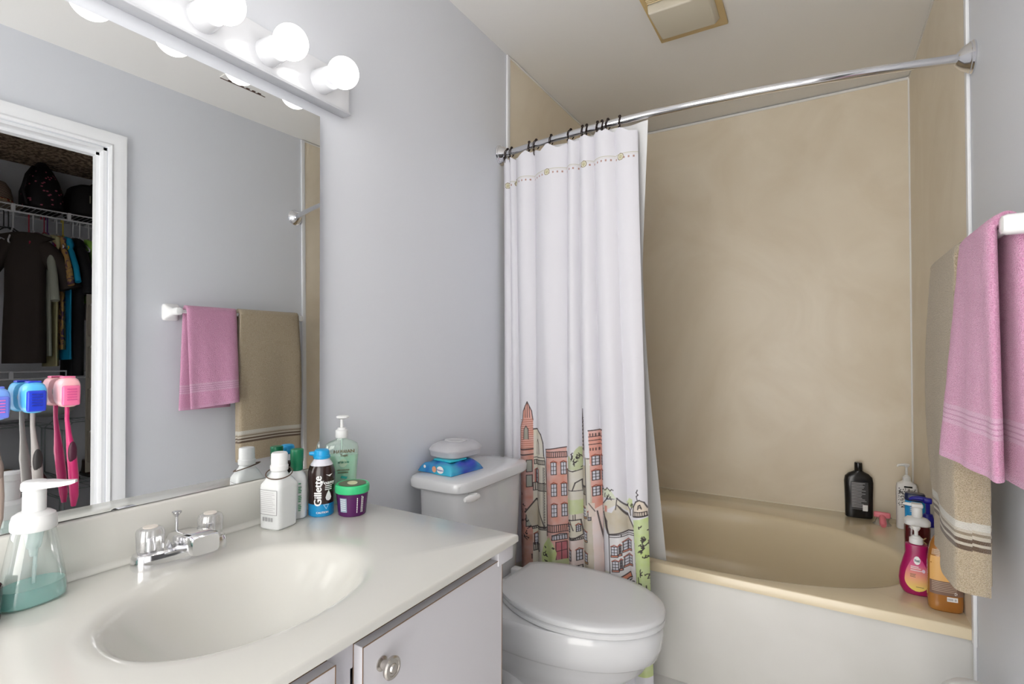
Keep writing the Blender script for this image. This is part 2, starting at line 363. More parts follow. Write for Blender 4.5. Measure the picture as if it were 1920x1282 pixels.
# vanity light
L = thing('vanity_light_bar', (0, .53, 1.874), 'white enamel vanity light bar with lit round bulbs above the mirror', 'light')
LB = [.6, .447, .295, .142, -.010, -.163]
g = Geo(); g.add(*rbox_vf(.0005, .030, .060-.53, 1.003-.53, 1.834-1.874, 1.938-1.874, .004, 2)); g.build('backplate', ENAMEL, L)
g = Geo(); g.add(*rbox_vf(.0005, .036, .058-.53, 1.005-.53, 1.828-1.874, 1.8345-1.874, .002, 2)); g.build('lower_rim', mat('grey_rim', (.50, .51, .54), .3), L)
for k in range(6):
    y = .905-.1525*k-.53; z = .006
    vs, fs = loft_vf([(.030, .032, .032), (.032, .0315, .0315), (.068, .0290, .0290), (.070, .0275, .0275), (.064, .0255, .0255)], 32)
    so = mesh('socket', [(p[2], y+p[0], z+p[1]) for p in vs], [q[::-1] for q in fs], ENAMEL, L)
    vs, fs = loft_vf([(.060, .0135, .0135), (.076, .0135, .0135), (.082, .017, .017), (.088, .021, .021)], 28)
    mesh('bulb_neck', [(p[2], y+p[0], z+p[1]) for p in vs], [q[::-1] for q in fs], CHROME, so)
    vs, fs = sphere_vf((.116, y, z), .0385, 32, 20); mesh('bulb', vs, fs, BULBM, so, angle=80)

# ================================================================== TOILET
T = thing('toilet', (.02, 1.490, 0), 'white two-piece toilet with closed lid between vanity and shower curtain', 'toilet')
def egg(z, x0, x1, b, xm=.42, nb=2.6, nf=2.0, seg=56):      # outline in world x, local y; back squarer than front
    cx = x0+(x1-x0)*xm; o = []
    for k in range(seg):
        a = 2*PI*k/seg; c, s = math.cos(a), math.sin(a)
        n = nf if c > 0 else nb; A = (x1-cx) if c > 0 else (cx-x0)
        o.append((cx+sgnpow(c, 2/n)*A-.02, sgnpow(s, 2/n)*b, z))
    return o
def stack(name, outs, m, parent, angle=40):
    N = len(outs[0]); vs = [p for o in outs for p in o]; fs = []
    for i in range(len(outs)-1):
        for k in range(N): fs.append((i*N+k, i*N+(k+1) % N, (i+1)*N+(k+1) % N, (i+1)*N+k))
    fs.append(tuple(range(N-1, -1, -1))); fs.append(tuple((len(outs)-1)*N+k for k in range(N)))
    return mesh(name, vs, fs, m, parent, angle=angle)
stack('bowl', [egg(0, .16, .60, .105, .35, 3, 2.4), egg(.02, .16, .60, .105, .35, 3, 2.4), egg(.035, .17, .585, .096, .35, 3, 2.4), egg(.10, .17, .575, .092, .35, 3, 2.4), egg(.16, .17, .60, .105, .36, 2.8, 2.2), egg(.215, .17, .665, .14, .38, 2.6, 2.1), egg(.26, .17, .715, .165, .40, 2.5), egg(.288, .17, .732, .172, .42, 2.5), egg(.296, .17, .742, .178, .42, 2.5), egg(.302, .17, .752, .184, .42, 2.5),
               egg(.335, .17, .764, .19, .42, 2.5), egg(.372, .17, .768, .191, .42, 2.5), egg(.387, .172, .764, .188, .42, 2.5), egg(.392, .176, .758, .183, .42, 2.5)], PORC, T)
def seat_outline(z, d=0.0, x0=.262, xm=.505, x1=.769, wb=.098, wm=.188, shift=.030, seg=30):
    o = []
    def yc(x): return .012+shift*max(0.0, (xm-x)/(xm-x0))**1.5
    for k in range(seg): a = -PI/2+PI*k/(seg-1); x = xm+(x1-xm-d)*math.cos(a); o.append((x-.02, yc(x)+(wm-d)*math.sin(a), z))
    back = [(xm-(xm-x0-d)*k/12) for k in range(1, 13)]
    hw = lambda x: (wb-d)+(wm-wb)*math.sin(PI/2*min(1, max(0, (x-x0-d)/(xm-x0-d)))**.72)
    for x in back: o.append((x-.02, yc(x)+hw(x), z))
    for x in back[::-1]: o.append((x-.02, yc(x)-hw(x), z))
    return o
stack('seat_ring', [seat_outline(.3925, .004), seat_outline(.395), seat_outline(.406), seat_outline(.4095, .004)], SEATM, T)
stack('lid', [seat_outline(.411, .003), seat_outline(.413, -.001), seat_outline(.423, -.001), seat_outline(.4275, .004), seat_outline(.430, .025), seat_outline(.431, .07)], SEATM, T, 50)
for s in (-1, 1):
    vs, fs = rbox_vf(.222-.02, .262-.02, s*.055+.035-.016, s*.055+.035+.016, .385, .420, .006, 3); mesh('hinge', vs, fs, SEATM, T)
for s in (-1, 1):                                    # trapway bulge on each side of the pedestal
    P = [(.17, .20), (.24, .255), (.31, .235), (.345, .17), (.335, .10), (.29, .05), (.22, .035)]
    Q = []
    for i in range(len(P)-1):
        for t_ in range(5): u = t_/5; Q.append((P[i][0]*(1-u)+P[i+1][0]*u-.02, s*(.085+.012*math.sin((i+u)/6*PI)), P[i][1]*(1-u)+P[i+1][1]*u))
    tube('trapway', Q, .042, PORC, T, 16)
tk = loft('tank', [(.372, .075, .165, 5), (.378, .082, .175, 5), (.40, .088, .183, 5), (.60, .094, .196, 5), (.738, .097, .200, 5)], PORC, T, 72); tk.location = (.105, -.012, 0)
tl = loft('tank_lid', [(.739, .112, .215, 6), (.744, .116, .220, 6), (.764, .117, .221, 6), (.772, .113, .217, 6), (.775, .106, .210, 6), (.777, .06, .16, 4)], PORC, T, 72); tl.location = (.103, -.014, 0)
g = Geo(); g.add(*tube_vf([(.195, -.158, .724), (.224, -.158, .724)], .0115, 16))
vs, fs = tube_vf([(.222, -.150, .7235), (.225, -.165, .7245), (.228, -.19, .727), (.229, -.213, .730), (.228, -.230, .7315)], [.007, .0095, .0115, .0115, .007], 14); g.add([(.226+(x-.226)*.75, y, z) for x, y, z in vs], fs)
lev = g.build('flush_lever', CERAMIC, T)

# wipes pack and grey wipes box on the tank
BLUE = mat('wipes_blue', (.02, .05, .42), .25, noise=((.05, .42, .62), 9, 2, .38, .62, .4))
p = thing('wipes_pack', (.092, 1.396, .7775), 'blue and turquoise soft pack of wipes lying on the toilet tank', 'wipes', rz=math.radians(-6))
def pillow(hx, hy, hz, nx=22, ny=26):
    vs = []; fs = []
    for sgn in (0, 1):
        for j in range(ny):
            for i in range(nx):
                u = -1+2*i/(nx-1); w = -1+2*j/(ny-1); e = (1-abs(u)**5)**.5*(1-abs(w)**7)**.5
                z = hz*2*(e*.94+.03) if sgn else 0.0005
                wr = .0025*math.sin(w*9+u*4)*e*sgn
                vs.append((u*hx, w*hy*(1+.02*math.sin(u*5)), max(z+wr, .0004)))
    fs = [q[::-1] for q in grid_faces(nx, ny)] + [tuple(k+nx*ny for k in q) for q in grid_faces(nx, ny)]
    rim = [i for i in range(nx)] + [j*nx+nx-1 for j in range(1, ny)] + [(ny-1)*nx+i for i in range(nx-2, -1, -1)] + [j*nx for j in range(ny-2, 0, -1)]
    k = len(rim); fs += [(rim[i], rim[(i+1) % k], rim[(i+1) % k]+nx*ny, rim[i]+nx*ny) for i in range(k)]
    return vs, fs
vs, fs = pillow(.074, .080, .0175); pk = mesh('pouch', vs, fs, BLUE, p, angle=60)
rbox('flip_lid', -.035, .045, -.05, .030, .0345, .0400, mat('turquoise_plastic', (.03, .50, .62), .3), p, bev=.003)
def pmap(x, z): return (.012+x, -.0895-.0006, .018+z)
vs, fs = loft_vf([(0, .015, .0115), (.0006, .015, .0115)], 24); mesh('logo_oval', [(.028+x, -.0805-z*1.0, .016+y) for x, y, z in vs], fs, WINK, p)
text_xy('label_text', 'wipes' if False else 'Pampers', .0085, mat('logo_blue', (.05, .10, .55), .5), p, lambda x, y: (.028+x, -.0814, .0155+y), .0002)
vs, fs = loft_vf([(0, .009, .010), (.0006, .009, .010)], 18); mesh('picture_patch', [(.001+x, -.0805-z, .015+y) for x, y, z in vs], fs, mat('skin_print', (.72, .36, .22), .5), p)
vs, fs = loft_vf([(0, .005, .005), (.0006, .005, .005)], 14); mesh('count_mark', [(-.042+x, -.0805-z, .019+y) for x, y, z in vs], fs, WINK, p)
GREYB = mat('grey_translucent_plastic', (.50, .50, .53), .3)
b = thing('wipes_box', (.0785, 1.438, .8180), 'grey plastic wipes box stacked on the blue wipes pack', 'box', rz=math.radians(-6))
loft('box_base', [(0, .058, .074, 4), (.004, .063, .079, 4), (.021, .066, .083, 4)], GREYB, b, 64)
ld = loft('box_lid', [(.0214, .067, .084, 4), (.026, .067, .084, 4), (.038, .060, .078, 3.4), (.046, .047, .066, 3), (.050, .034, .052, 2.6), (.0505, .02, .03, 2.4)], GREYB, b, 64)
loft('lid_button', [(.0494, .040, .032, 2.4), (.0515, .039, .031, 2.4), (.0525, .034, .027, 2.4), (.0515, .030, .024, 2.4)], mat('grey_button', (.58, .58, .60), .25), ld, 40)

# ================================================================== BOTTLES ON THE VANITY
def pump(parent, z, m, r=.013, arm=.045, stem=.035, ang=0.0, headr=.012):
    """lotion pump: collar, stem and nozzle head"""
    loft('collar', [(z, r, r), (z+.002, r*1.05, r*1.05), (z+.016, r, r), (z+.018, r*.8, r*.8), (z+.024, r*.55, r*.55)], m, parent, 28)
    tube('stem', [(0, 0, z+.02), (0, 0, z+.02+stem)], r*.30, m, parent, 12)
    c, s = math.cos(ang), math.sin(ang); zz = z+.02+stem
    g = Geo(); g.add(*loft_vf([(zz-.006, headr*.55, headr*.55), (zz, headr*.9, headr*.9), (zz+.005, headr, headr), (zz+.008, headr*.8, headr*.8)], 20))
    vs, fs = tube_vf([(0, 0, zz+.003), (arm*.5*c, arm*.5*s, zz+.003), (arm*.9*c, arm*.9*s, zz+.001), (arm*c, arm*s, zz-.006)], [.0065, .0055, .0045, .0035], 12); g.add(vs, fs)
    g.build('pump_head', m, parent)
CANG = math.radians(-37)
# hydrogen peroxide style bottle
BOT = mat('milky_plastic', (.74, .76, .76), .35, sss=.15)
p = thing('peroxide_bottle', (.093, .7525, ZC), 'square white plastic bottle with back label and loose brown ring on its neck', 'bottle', rz=math.radians(10))
R1 = full([(0, .024, .026, 6), (.004, .0285, .0300, 6), (.090, .0300, .0315, 6), (.098, .0295, .031, 5.5), (.112, .0225, .024, 3.2), (.120, .0180, .0185, 2.3), (.126, .0165, .0165, 2)])
loft('body', R1, BOT, p, 64)
loft('cap', [(.1262, .017, .017), (.129, .0192, .0192), (.139, .0194, .0194), (.141, .0178, .0178), (.165, .0175, .0175), (.168, .0155, .0155)], WPLAS, p, 40)
tube('loose_ring', [(.027*math.cos(a), .029*math.sin(a), .1215+.0085*math.sin(a-.6)) for a in [2*PI*k/40 for k in range(40)]], .0013, mat('brown_ring', (.10, .06, .04), .5), p, 8, True)
lab = patch('back_label', R1, -PI/2-.70, -PI/2+.70, .034, .090, WPLAS, p)
g = Geo()
def strip(rg, t0, t1, z0, z1, off=.0012, n=6): g.add([surf(rg, t0+(t1-t0)*i/(n-1), zz, off) for zz in (z0, z1) for i in range(n)], grid_faces(n, 2))
for (a, b_, c, d) in ((-.68, .68, .0885, .0897), (-.68, .68, .0345, .0357), (-.68, -.645, .0345, .089), (.645, .68, .0345, .089)): strip(R1, -PI/2+a, -PI/2+b_, c, d)
g.build('label_border', GREYINK, lab)
g = Geo()
for k in range(11): strip(R1, -PI/2-.58, -PI/2+.58-rnd.random()*.35, .0835-.0043*k, .0848-.0043*k)
g.build('label_print', mat('pale_grey_ink', (.55, .55, .56), .6), lab)
g = Geo()
for k in range(16):
    if k not in (3, 8, 12): strip(R1, -PI/2-.45+k*.055, -PI/2-.45+k*.055+.028, .020, .029)
g.build('barcode', GREYINK, p)
# white bottle, tall green flip cap
p = thing('lotion_bottle', (.070, .816, ZC), 'slim white bottle with tall green cap between peroxide bottle and shaving can', 'bottle', rz=CANG)
R2 = full([(0, .020, .021, 2.6), (.003, .0225, .0235, 2.6), (.090, .0225, .0235, 2.6), (.102, .0195, .020, 2.2), (.111, .0125, .0130, 2), (.114, .0120, .0120, 2)])
loft('body', R2, BOT, p, 48)
GRC = mat('dark_green_cap', (.004, .17, .075), .35)
loft('cap', [(.1125, .0125, .0125), (.1145, .0140, .0140), (.132, .0138, .0138), (.134, .0146, .0146), (.156, .0150, .0150), (.161, .0150, .0150), (.163, .0140, .0140)], GRC, p, 40)
g = Geo()                                           # column of small illegible green print down the side
for k in range(16):
    if k % 5 != 4: strip(R2, .16, .38+rnd.random()*.08, .020+k*.0042, .0227+k*.0042, n=4)
g.build('label_print', mat('green_ink', (.10, .33, .18), .6), p)
# shaving foam can
p = thing('shaving_foam_can', (.100, .864, ZC), 'black and blue shaving foam can with bright blue cap', 'can', rz=CANG)
R3 = full([(0, .027, .027), (.002, .0295, .0295), (.004, .030, .030), (.030, .0300, .0300), (.060, .0300, .0300), (.085, .0318, .0318), (.104, .0318, .0318), (.116, .0290, .0290), (.125, .0245, .0245), (.132, .0195, .0195), (.136, .0175, .0175)])
loft('can_bottom', [r for r in R3 if r[0] < .03]+[ring_at(R3, .0305)], mat('label_blue', (.01, .28, .60), .25, coat=.3), p, 56)
loft('can_wall', [ring_at(R3, .0306)]+[r for r in R3 if .031 < r[0] < .12]+[ring_at(R3, .121)], mat('label_black_brown', (.030, .016, .014), .2, coat=.3), p, 56)
loft('can_shoulder', [ring_at(R3, .1211)]+[r for r in R3 if r[0] > .1212], mat('shoulder_white', (.70, .70, .76), .25), p, 56)
CYB = mat('cap_blue', (.015, .34, .68), .3)
g = Geo(); g.add(*loft_vf([(.1362, .0185, .0185), (.138, .0200, .0200), (.1435, .0200, .0200), (.145, .0182, .0182), (.151, .0182, .0182), (.156, .0165, .0165), (.158, .013, .013)], 40))
g.add(*tube_vf([(0, -.012, .1475), (0, -.026, .149), (0, -.029, .149)], [.006, .005, .0035], 12)); g.build('cap', CYB, p)
text_on('label_text', 'Gillette', .0240, WINK, p, R3, -.28, .063, .030, .0009, PI/2)
text_on('label_text', 'Foamy', .0125, WINK, p, R3, .50, .082, .030, .0005)
g = Geo()
for k in range(3): strip(R3, .22, .78, .0735-.0045*k, .0755-.0045*k)
g.build('label_print', WINK, p)
g = Geo(); g.add([surf(R3, .40+x/.03, .099+y, .001) for x, y in ((-.004, .003), (.003, .001), (.012, .003), (.005, -.003))], [(0, 1, 2, 3)]); g.build('wing_mark', WINK, p)
text_on('label_text', 'CAUTION', .0062, WINK, p, R3, .05, .011, .030, .0002)
g = Geo(); vs = [(0, .016), (-.005, .006), (-.0075, -.002), (-.005, -.008), (0, -.010), (.005, -.008), (.0075, -.002), (.005, .006)]
mesh('drop_mark', [surf(R3, .52+x/.03, .048+y, .001) for x, y in vs], [tuple(range(8))], WINK, p)
vs = [(-.007, .006), (.007, .006), (0, -.006), (-.0045, .0045), (.0045, .0045), (0, -.0035)]
mesh('triangle_mark', [surf(R3, .34+x/.03, .024+y, .001) for x, y in vs], [(0, 1, 4, 3), (1, 2, 5, 4), (2, 0, 3, 5)], mat('pale_blue_ink', (.35, .62, .85), .5), p)
# green aloe gel pump bottle
p = thing('after_sun_bottle', (.064, .957, ZC), 'pale green translucent pump bottle of after sun gel against the wall', 'bottle', rz=CANG)
R4 = full([(0, .018, .030, 3), (.004, .021, .035, 3), (.06, .0215, .0385, 3), (.12, .0215, .0425, 3), (.140, .021, .0435, 3), (.154, .0185, .040, 2.7), (.162, .015, .028, 2.3), (.166, .0125, .016, 2), (.170, .0125, .0125, 2)])
LIQ = mat('green_gel', (.46, .80, .60), .2, trans=.12, ior=1.34, sss=.2)
loft('gel', [(.001, .0165, .0285, 3, 0, 0), (.004, .0195, .0335, 3, 0, 0), (.06, .020, .037, 3, 0, 0), (.12, .020, .041, 3, 0, 0), (.126, .0198, .0413, 3, 0, 0)], LIQ, p, 48)
loft('shell', R4, thin_clear('green_shell', (.88, .97, .92), .25, .16), p, 56, cap=False)
tube('dip_tube', [(0, 0, .02), (0, 0, .168)], .003, thin_clear('tube_clear', (.85, .96, .90), .2, .3), p, 8)
loft('collar', [(.1705, .0150, .0150), (.1725, .0162, .0162), (.190, .0158, .0158), (.192, .0120, .0120), (.197, .0095, .0095)], WPLAS, p, 32)
tube('stem', [(0, 0, .194), (0, 0, .222)], .0042, WPLAS, p, 12)
loft('pump_head', [(.219, .006, .007, 2, 0, 0), (.223, .012, .016, 2.2, 0, .002), (.2265, .0125, .0165, 2.2, 0, .002), (.2295, .008, .011, 2.2, 0, .002)], WPLAS, p, 32)
BRN = mat('brown_print', (.16, .12, .05), .6); DGR = mat('dark_green_print', (.02, .22, .14), .6)
text_on('label_text', 'HAWAIIAN', .0122, BRN, p, R4, .12, .1370, .034, .0003, off=.0018)
text_on('label_text', 'Tropic', .0100, BRN, p, R4, .18, .1270, .034, .0002, off=.0018)
text_on('label_text', 'AFTER SUN', .0072, DGR, p, R4, .10, .1090, .034, .0003, off=.0018)
text_on('label_text', 'LIME COOLADA', .0058, BRN, p, R4, .08, .0890, .034, .0002, off=.0018); text_on('label_text', 'NOURISHING', .0058, BRN, p, R4, .08, .0825, .034, .0002, off=.0018)
g = Geo(); g.add([surf(R4, .10+.010/.034*math.cos(a)*1.5, .107+.0105*math.sin(a), .0007) for a in [2*PI*k/24 for k in range(24)]], [tuple(range(24))]); g.build('label_disc', mat('sage_print', (.46, .64, .46), .6), p)
g = Geo()
for k in range(4): g.add([surf(R4, (x+.005*k-.002)/.034, .072+y-.001*k, .0009) for x, y in ((-.004, -.003), (.003, -.0035), (.006, .0025), (-.001, .002))], [(0, 1, 2, 3)])
g.build('leaf_print', mat('teal_print', (.03, .42, .36), .6), p)
# purple tub with green lid
p = thing('hair_cream_tub', (.162, .906, ZC), 'short purple tub with bright green lid on the vanity corner', 'jar', rz=CANG)
R5 = full([(0, .031, .031), (.002, .033, .033), (.054, .0378, .0378)])
loft('tub', R5, mat('purple_plastic', (.085, .010, .095), .25), p, 56)
loft('lid', [(.0545, .039, .039), (.056, .0405, .0405), (.066, .0412, .0412), (.072, .0405, .0405), (.0745, .038, .038), (.0738, .036, .036)], mat('green_lid', (.05, .55, .22), .3), p, 56)
q = loft('lid_label', cyl(.033, .0742, .033, .0748, .0002), mat('olive_label', (.12, .13, .08), .4), p, 48)
loft('lid_picture', [(.0750, .019, .012), (.0753, .019, .012)], mat('cream_picture', (.70, .70, .45), .5), q, 30)
patch('nutrition_label', R5, -.95, -.45, .012, .046, mat('blue_grey_label', (.30, .38, .48), .5), p)
g = Geo()
for k in range(6): strip(R5, -.9, -.52, .042-.005*k, .0436-.005*k)
g.build('label_print', WINK, p)
g = Geo()                                           # three columns of small illegible print
for th_, z1_ in ((.20, .043), (.50, .047), (.60, .047)):
    z_ = .010
    while z_ < z1_: h_ = rnd.uniform(.002, .005); strip(R5, th_, th_+.055, z_, z_+h_, n=3); z_ += h_+.0009
g.build('side_print', WINK, p)

# foaming soap dispenser
p = thing('soap_dispenser', (.079, .3265, ZC), 'clear foaming soap dispenser with white pump and aqua soap beside the backsplash', 'soap dispenser', rz=math.radians(8))
R6 = full([(0, .028, .040, 2.3), (.003, .0315, .0435, 2.3), (.012, .032, .0440, 2.3), (.05, .030, .0385, 2.2), (.09, .0275, .0315, 2.1), (.108, .0265, .0285, 2), (.114, .026, .027, 2)])
loft('bottle', R6, CLEAR, p, 64, cap=False)
loft('soap', [(.001, .0265, .0385, 2.3, 0, 0), (.004, .030, .042, 2.3, 0, 0), (.012, .0305, .0425, 2.3, 0, 0), (.029, .0300, .0402, 2.25, 0, 0)], mat('aqua_soap', (.40, .80, .76), .1, trans=.6, ior=1.33), p, 64)
loft('collar', [(.1145, .0275, .0275), (.117, .0290, .0290), (.128, .0290, .0290), (.138, .0265, .0265), (.142, .021, .021), (.144, .0155, .0155)], WPLAS, p, 48)
loft('pump_neck', [(.1435, .0148, .0148), (.174, .0148, .0148), (.178, .0135, .0135)], WPLAS, p, 40)
g = Geo(); g.add(*loft_vf([(.177, .0165, .0165), (.180, .0175, .0175), (.188, .0170, .0170), (.191, .014, .014), (.192, .008, .008)], 40))
vs = []; fs = []                                   # flat nozzle blade
for x, w, z0, z1 in ((.0, .0165, .180, .190), (.02, .015, .180, .1895), (.036, .011, .1805, .188), (.048, .007, .182, .188), (.054, .005, .184, .1885)):
    vs += [(x, -w, z0), (x, w, z0), (x, w*.8, z1), (x, -w*.8, z1)]
for i in range(4):
    for k in range(4): fs.append((i*4+k, (i+1)*4+k, (i+1)*4+(k+1) % 4, i*4+(k+1) % 4))
fs.append((16, 19, 18, 17)); g.add([(x*math.cos(.75)-y*math.sin(.75), x*math.sin(.75)+y*math.cos(.75), z) for x, y, z in vs], fs); g.build('pump_head', WPLAS, p)
g = Geo(); g.add(*loft_vf([(.085, .009, .009), (.1135, .014, .014)], 24)); g.add(*loft_vf([(.072, .005, .005), (.085, .0065, .0065)], 20)); g.build('pump_insert', thin_clear('insert_clear', (.86, .95, .94), .2, .35), p)
tube('dip_tube', [(0, 0, .006), (.001, .002, .074)], .003, thin_clear('dip_clear', (.86, .95, .95), .2, .3), p, 8)
# dark cup whose rim shows at the very edge of the frame
p = thing('dark_cup', (.105, .2475, ZC), 'dark brown cup standing next to the soap dispenser', 'cup')
loft('cup_wall', [(0, .030, .030), (.003, .034, .034), (.05, .036, .036), (.052, .0345, .0345), (.048, .0335, .0335), (.006, .031, .031)], mat('dark_brown_glaze', (.035, .018, .020), .2, coat=.4), p, 48)

# ================================================================== TOOTHBRUSHES HUNG ON THE MIRROR
def cover(y, z, c1, c2, c3, label):
    o = thing('toothbrush_cover', (mx(y, z)+.0006, y, z), label, 'toothbrush cover', rz=-.02)
    vs, fs = loft_vf([(0, .010, .010), (.002, .012, .012), (.007, .007, .007), (.010, .006, .006)], 20)
    mesh('suction_cup', [(p[2], p[0], p[1]) for p in vs], [q[::-1] for q in fs], thin_clear('cup_clear_'+c1[0], (.95, .95, .95), .2, .2), o)
    S = [(.009, .011, .018), (.011, .0145, .0225), (.024, .016, .0255), (.036, .0155, .025), (.041, .0135, .022), (.043, .010, .017)]
    vs, fs = loft_vf([(x, a, b_, 3.2) for x, a, b_ in S], 40); mesh('shell', [(p[2], p[0], p[1]) for p in vs], [q[::-1] for q in fs], mat(*c1), o)
    g = Geo(); g.add(*rbox_vf(.0395, .0465, -.0125, .0125, -.022, .012, .003, 3)); fr = g.build('front_gate', mat(*c2), o)
    g = Geo()
    for k in range(5): g.add(*rbox_vf(.0462, .0478, -.007, .007, -.013+k*.0045, -.0112+k*.0045, .0005, 1))
    g.build('grip_ridges', mat(*c3), fr)
    rbox('top_button', .017, .036, -.009, .009, .024, .0275, mat(*c2), o, bev=.002)
    return o
def brush(y, z, m1, m2, label, lean=0.0):
    b = thing('toothbrush', (mx(y, z)+.026, y, z), label, 'toothbrush')
    P = [(0, 0, .015), (0, 0, -.02), (.001, lean*.2, -.045), (.004, lean*.5, -.08), (.003, lean*.8, -.12), (0, lean, -.155), (-.002, lean, -.172)]
    RR = [.0035, .0032, .0040, .0068, .0072, .0062, .0035]
    Q = []; q = []
    for i in range(len(P)-1):
        for k in range(4): u = k/4; Q.append(tuple(P[i][j]*(1-u)+P[i+1][j]*u for j in range(3))); q.append(RR[i]*(1-u)+RR[i+1]*u)
    Q.append(P[-1]); q.append(RR[-1]); tube('handle', Q, q, m1, b, 14)
    vs, fs = sphere_vf((.0075, lean*.5, -.078), .012, 16, 12, .35, .55, 1.6); mesh('rubber_grip', vs, fs, m2, b)
    rbox('brush_head', -.003, .003, -.0055, .0055, .0125, .022, WPLAS, b, bev=.002)
PK1, PK2, PK3 = ('cover_pink', (.80, .42, .45), .25), ('gate_pink', (.75, .16, .32), .25), ('ridge_pink', (.60, .08, .26), .3)
BL1, BL2, BL3 = ('cover_sky', (.10, .45, .78), .25), ('gate_blue', (.02, .05, .55), .25), ('ridge_navy', (.015, .03, .35), .3)
VI1, VI2, VI3 = ('cover_periwinkle', (.18, .35, .80), .25), ('gate_periwinkle', (.15, .20, .72), .25), ('ridge_pinkish', (.65, .15, .45), .3)
cover(.378, 1.099, PK1, PK2, PK3, 'pink toothbrush cover stuck on the mirror')
brush(.378, 1.073, mat('brush_magenta', (.48, .02, .13), .3), mat('brush_dark_grip', (.05, .005, .02), .5), 'magenta toothbrush hanging from the pink cover', .012)
cover(.333, 1.093, BL1, BL2, BL3, 'sky blue and navy toothbrush cover stuck on the mirror')
brush(.333, 1.067, mat('brush_grey', (.28, .26, .25), .35), mat('brush_black_grip', (.015, .013, .013), .5), 'grey toothbrush hanging from the sky blue cover', .010)
cover(.288, 1.086, VI1, VI2, VI3, 'periwinkle toothbrush cover stuck on the mirror')
brush(.288, 1.060, mat('brush_taupe', (.36, .28, .24), .35), mat('brush_tan_grip', (.22, .17, .15), .5), 'taupe toothbrush hanging from the periwinkle cover', .006)

# ================================================================== SHOWER ROD, HOOKS, CURTAIN, LINER
YR, ZRL, ZRR = 1.8448, 1.9985, 1.9794
def rodp(x): u = x/W; return (x, YR-.085*4*u*(1-u)*(1 if True else 0), ZRL+(ZRR-ZRL)*u)
rd = thing('shower_curtain_rod', (W/2, YR, 1.98), 'bowed chrome shower curtain rod spanning the tub with domed wall flanges', 'curtain rod')
def loc(p, o): return (p[0]-o.location[0], p[1]-o.location[1], p[2]-o.location[2])
tube('pole', [loc(rodp(.02+(W-.04)*k/60), rd) for k in range(61)], .0125, CHROME, rd, 20)
for x, s, z in ((0, 1, ZRL), (W, -1, ZRR)):
    vs, fs = loft_vf([(.0005, .043, .043), (.004, .0435, .0435), (.008, .040, .040), (.010, .0405, .0405), (.013, .037, .037), (.024, .031, .031), (.034, .021, .021), (.038, .0165, .0165), (.040, .0135, .0135)], 40)
    mesh('flange', [loc((x+s*p[2], YR+p[0], z+p[1]), rd) for p in vs], [q[::-1] if s > 0 else q for q in fs], CHROME, rd)
HK = mat('dark_bronze', (.025, .014, .012), .4, metal=.6)
hx = [.040, .062, .155, .190, .262, .350, .400, .418, .462, .480, .503, .548]
hook0 = None
for i, x in enumerate(hx):
    c = rodp(x); lab = 'dark bronze beaded curtain hook over the rod'
    if hook0 is None:
        hook0 = thing('curtain_hook', c, lab, 'curtain hook', group='hooks along the shower curtain rod')
        tube('ring', [(.004*math.cos(a*1.0), .0165*math.sin(a), .0165*math.cos(a)-.002) for a in [-2.5+5.0*k/28 for k in range(29)]], .0020, HK, hook0, 8)
        vs, fs = sphere_vf((0, 0, .0170), .0058, 14, 10); mesh('bead', vs, fs, HK, hook0)
        tube('drop', [(.002, -.012, -.012), (.001, -.014, -.024), (0, -.013, -.040), (0, -.010, -.047)], .0019, HK, hook0, 8)
        vs, fs = sphere_vf((0, -.0135, -.026), .0044, 12, 8); mesh('bead', vs, fs, HK, hook0)
        o = hook0
    else:
        o = hook0.copy(); COL.objects.link(o)
        for ch in hook0.children: k = ch.copy(); COL.objects.link(k); k.parent = o
    o.location = c; o.rotation_euler = (0, 0, rnd.uniform(-.5, .5))

# ---- printed curtain: colours of the print are laid out on the flat fabric (x, z) and stored per vertex
CX0, CX1_ = .022, .615
PXR, PZ0, PZ1 = .0011, .02, 1.02
nw = int((CX1_-CX0)/PXR)+1; nh = int((PZ1-PZ0)/.0012)+1
FX = np.linspace(CX0, CX1_, nw); FZ = np.linspace(PZ0, PZ1, nh)
GX, GZ = np.meshgrid(FX, FZ)
WHITE = np.array([.70, .695, .74])
IMG = np.tile(WHITE, (nh, nw, 1))
def q7(x, y):                                   # drawing coordinates -> flat fabric
    p = on_plane(940+x/3.206, 720+y/3.206, 1, 1.80); return p[0], p[2]
def inpoly(P):
    P = np.array(P); c = np.zeros(GX.shape, bool); n = len(P)
    for i in range(n):
        x0, z0 = P[i]; x1, z1 = P[(i+1) % n]
        if abs(z1-z0) < 1e-9: continue
        k = ((z0 > GZ) != (z1 > GZ)) & (GX < (x1-x0)*(GZ-z0)/(z1-z0)+x0); c ^= k
    return c
rng = np.random.default_rng(3)
def _smooth(n):
    a = rng.random((nh//n+2, nw//n+2)); yy = np.linspace(0, a.shape[0]-1.01, nh); xx = np.linspace(0, a.shape[1]-1.01, nw)
    y0 = yy.astype(int)[:, None]; x0 = xx.astype(int)[None, :]; fy = (yy % 1)[:, None]; fx = (xx % 1)[None, :]
    return a[y0, x0]*(1-fy)*(1-fx)+a[y0+1, x0]*fy*(1-fx)+a[y0, x0+1]*(1-fy)*fx+a[y0+1, x0+1]*fy*fx
WASH = _smooth(22)*.6+_smooth(9)*.4
def fill(pts, col, wash=.45, raw=False):
    m_ = inpoly(pts if raw else [q7(*p) for p in pts])
    k = (1-wash*WASH[m_])[:, None]; IMG[m_] = np.array(col)*k + WHITE*(1-k)
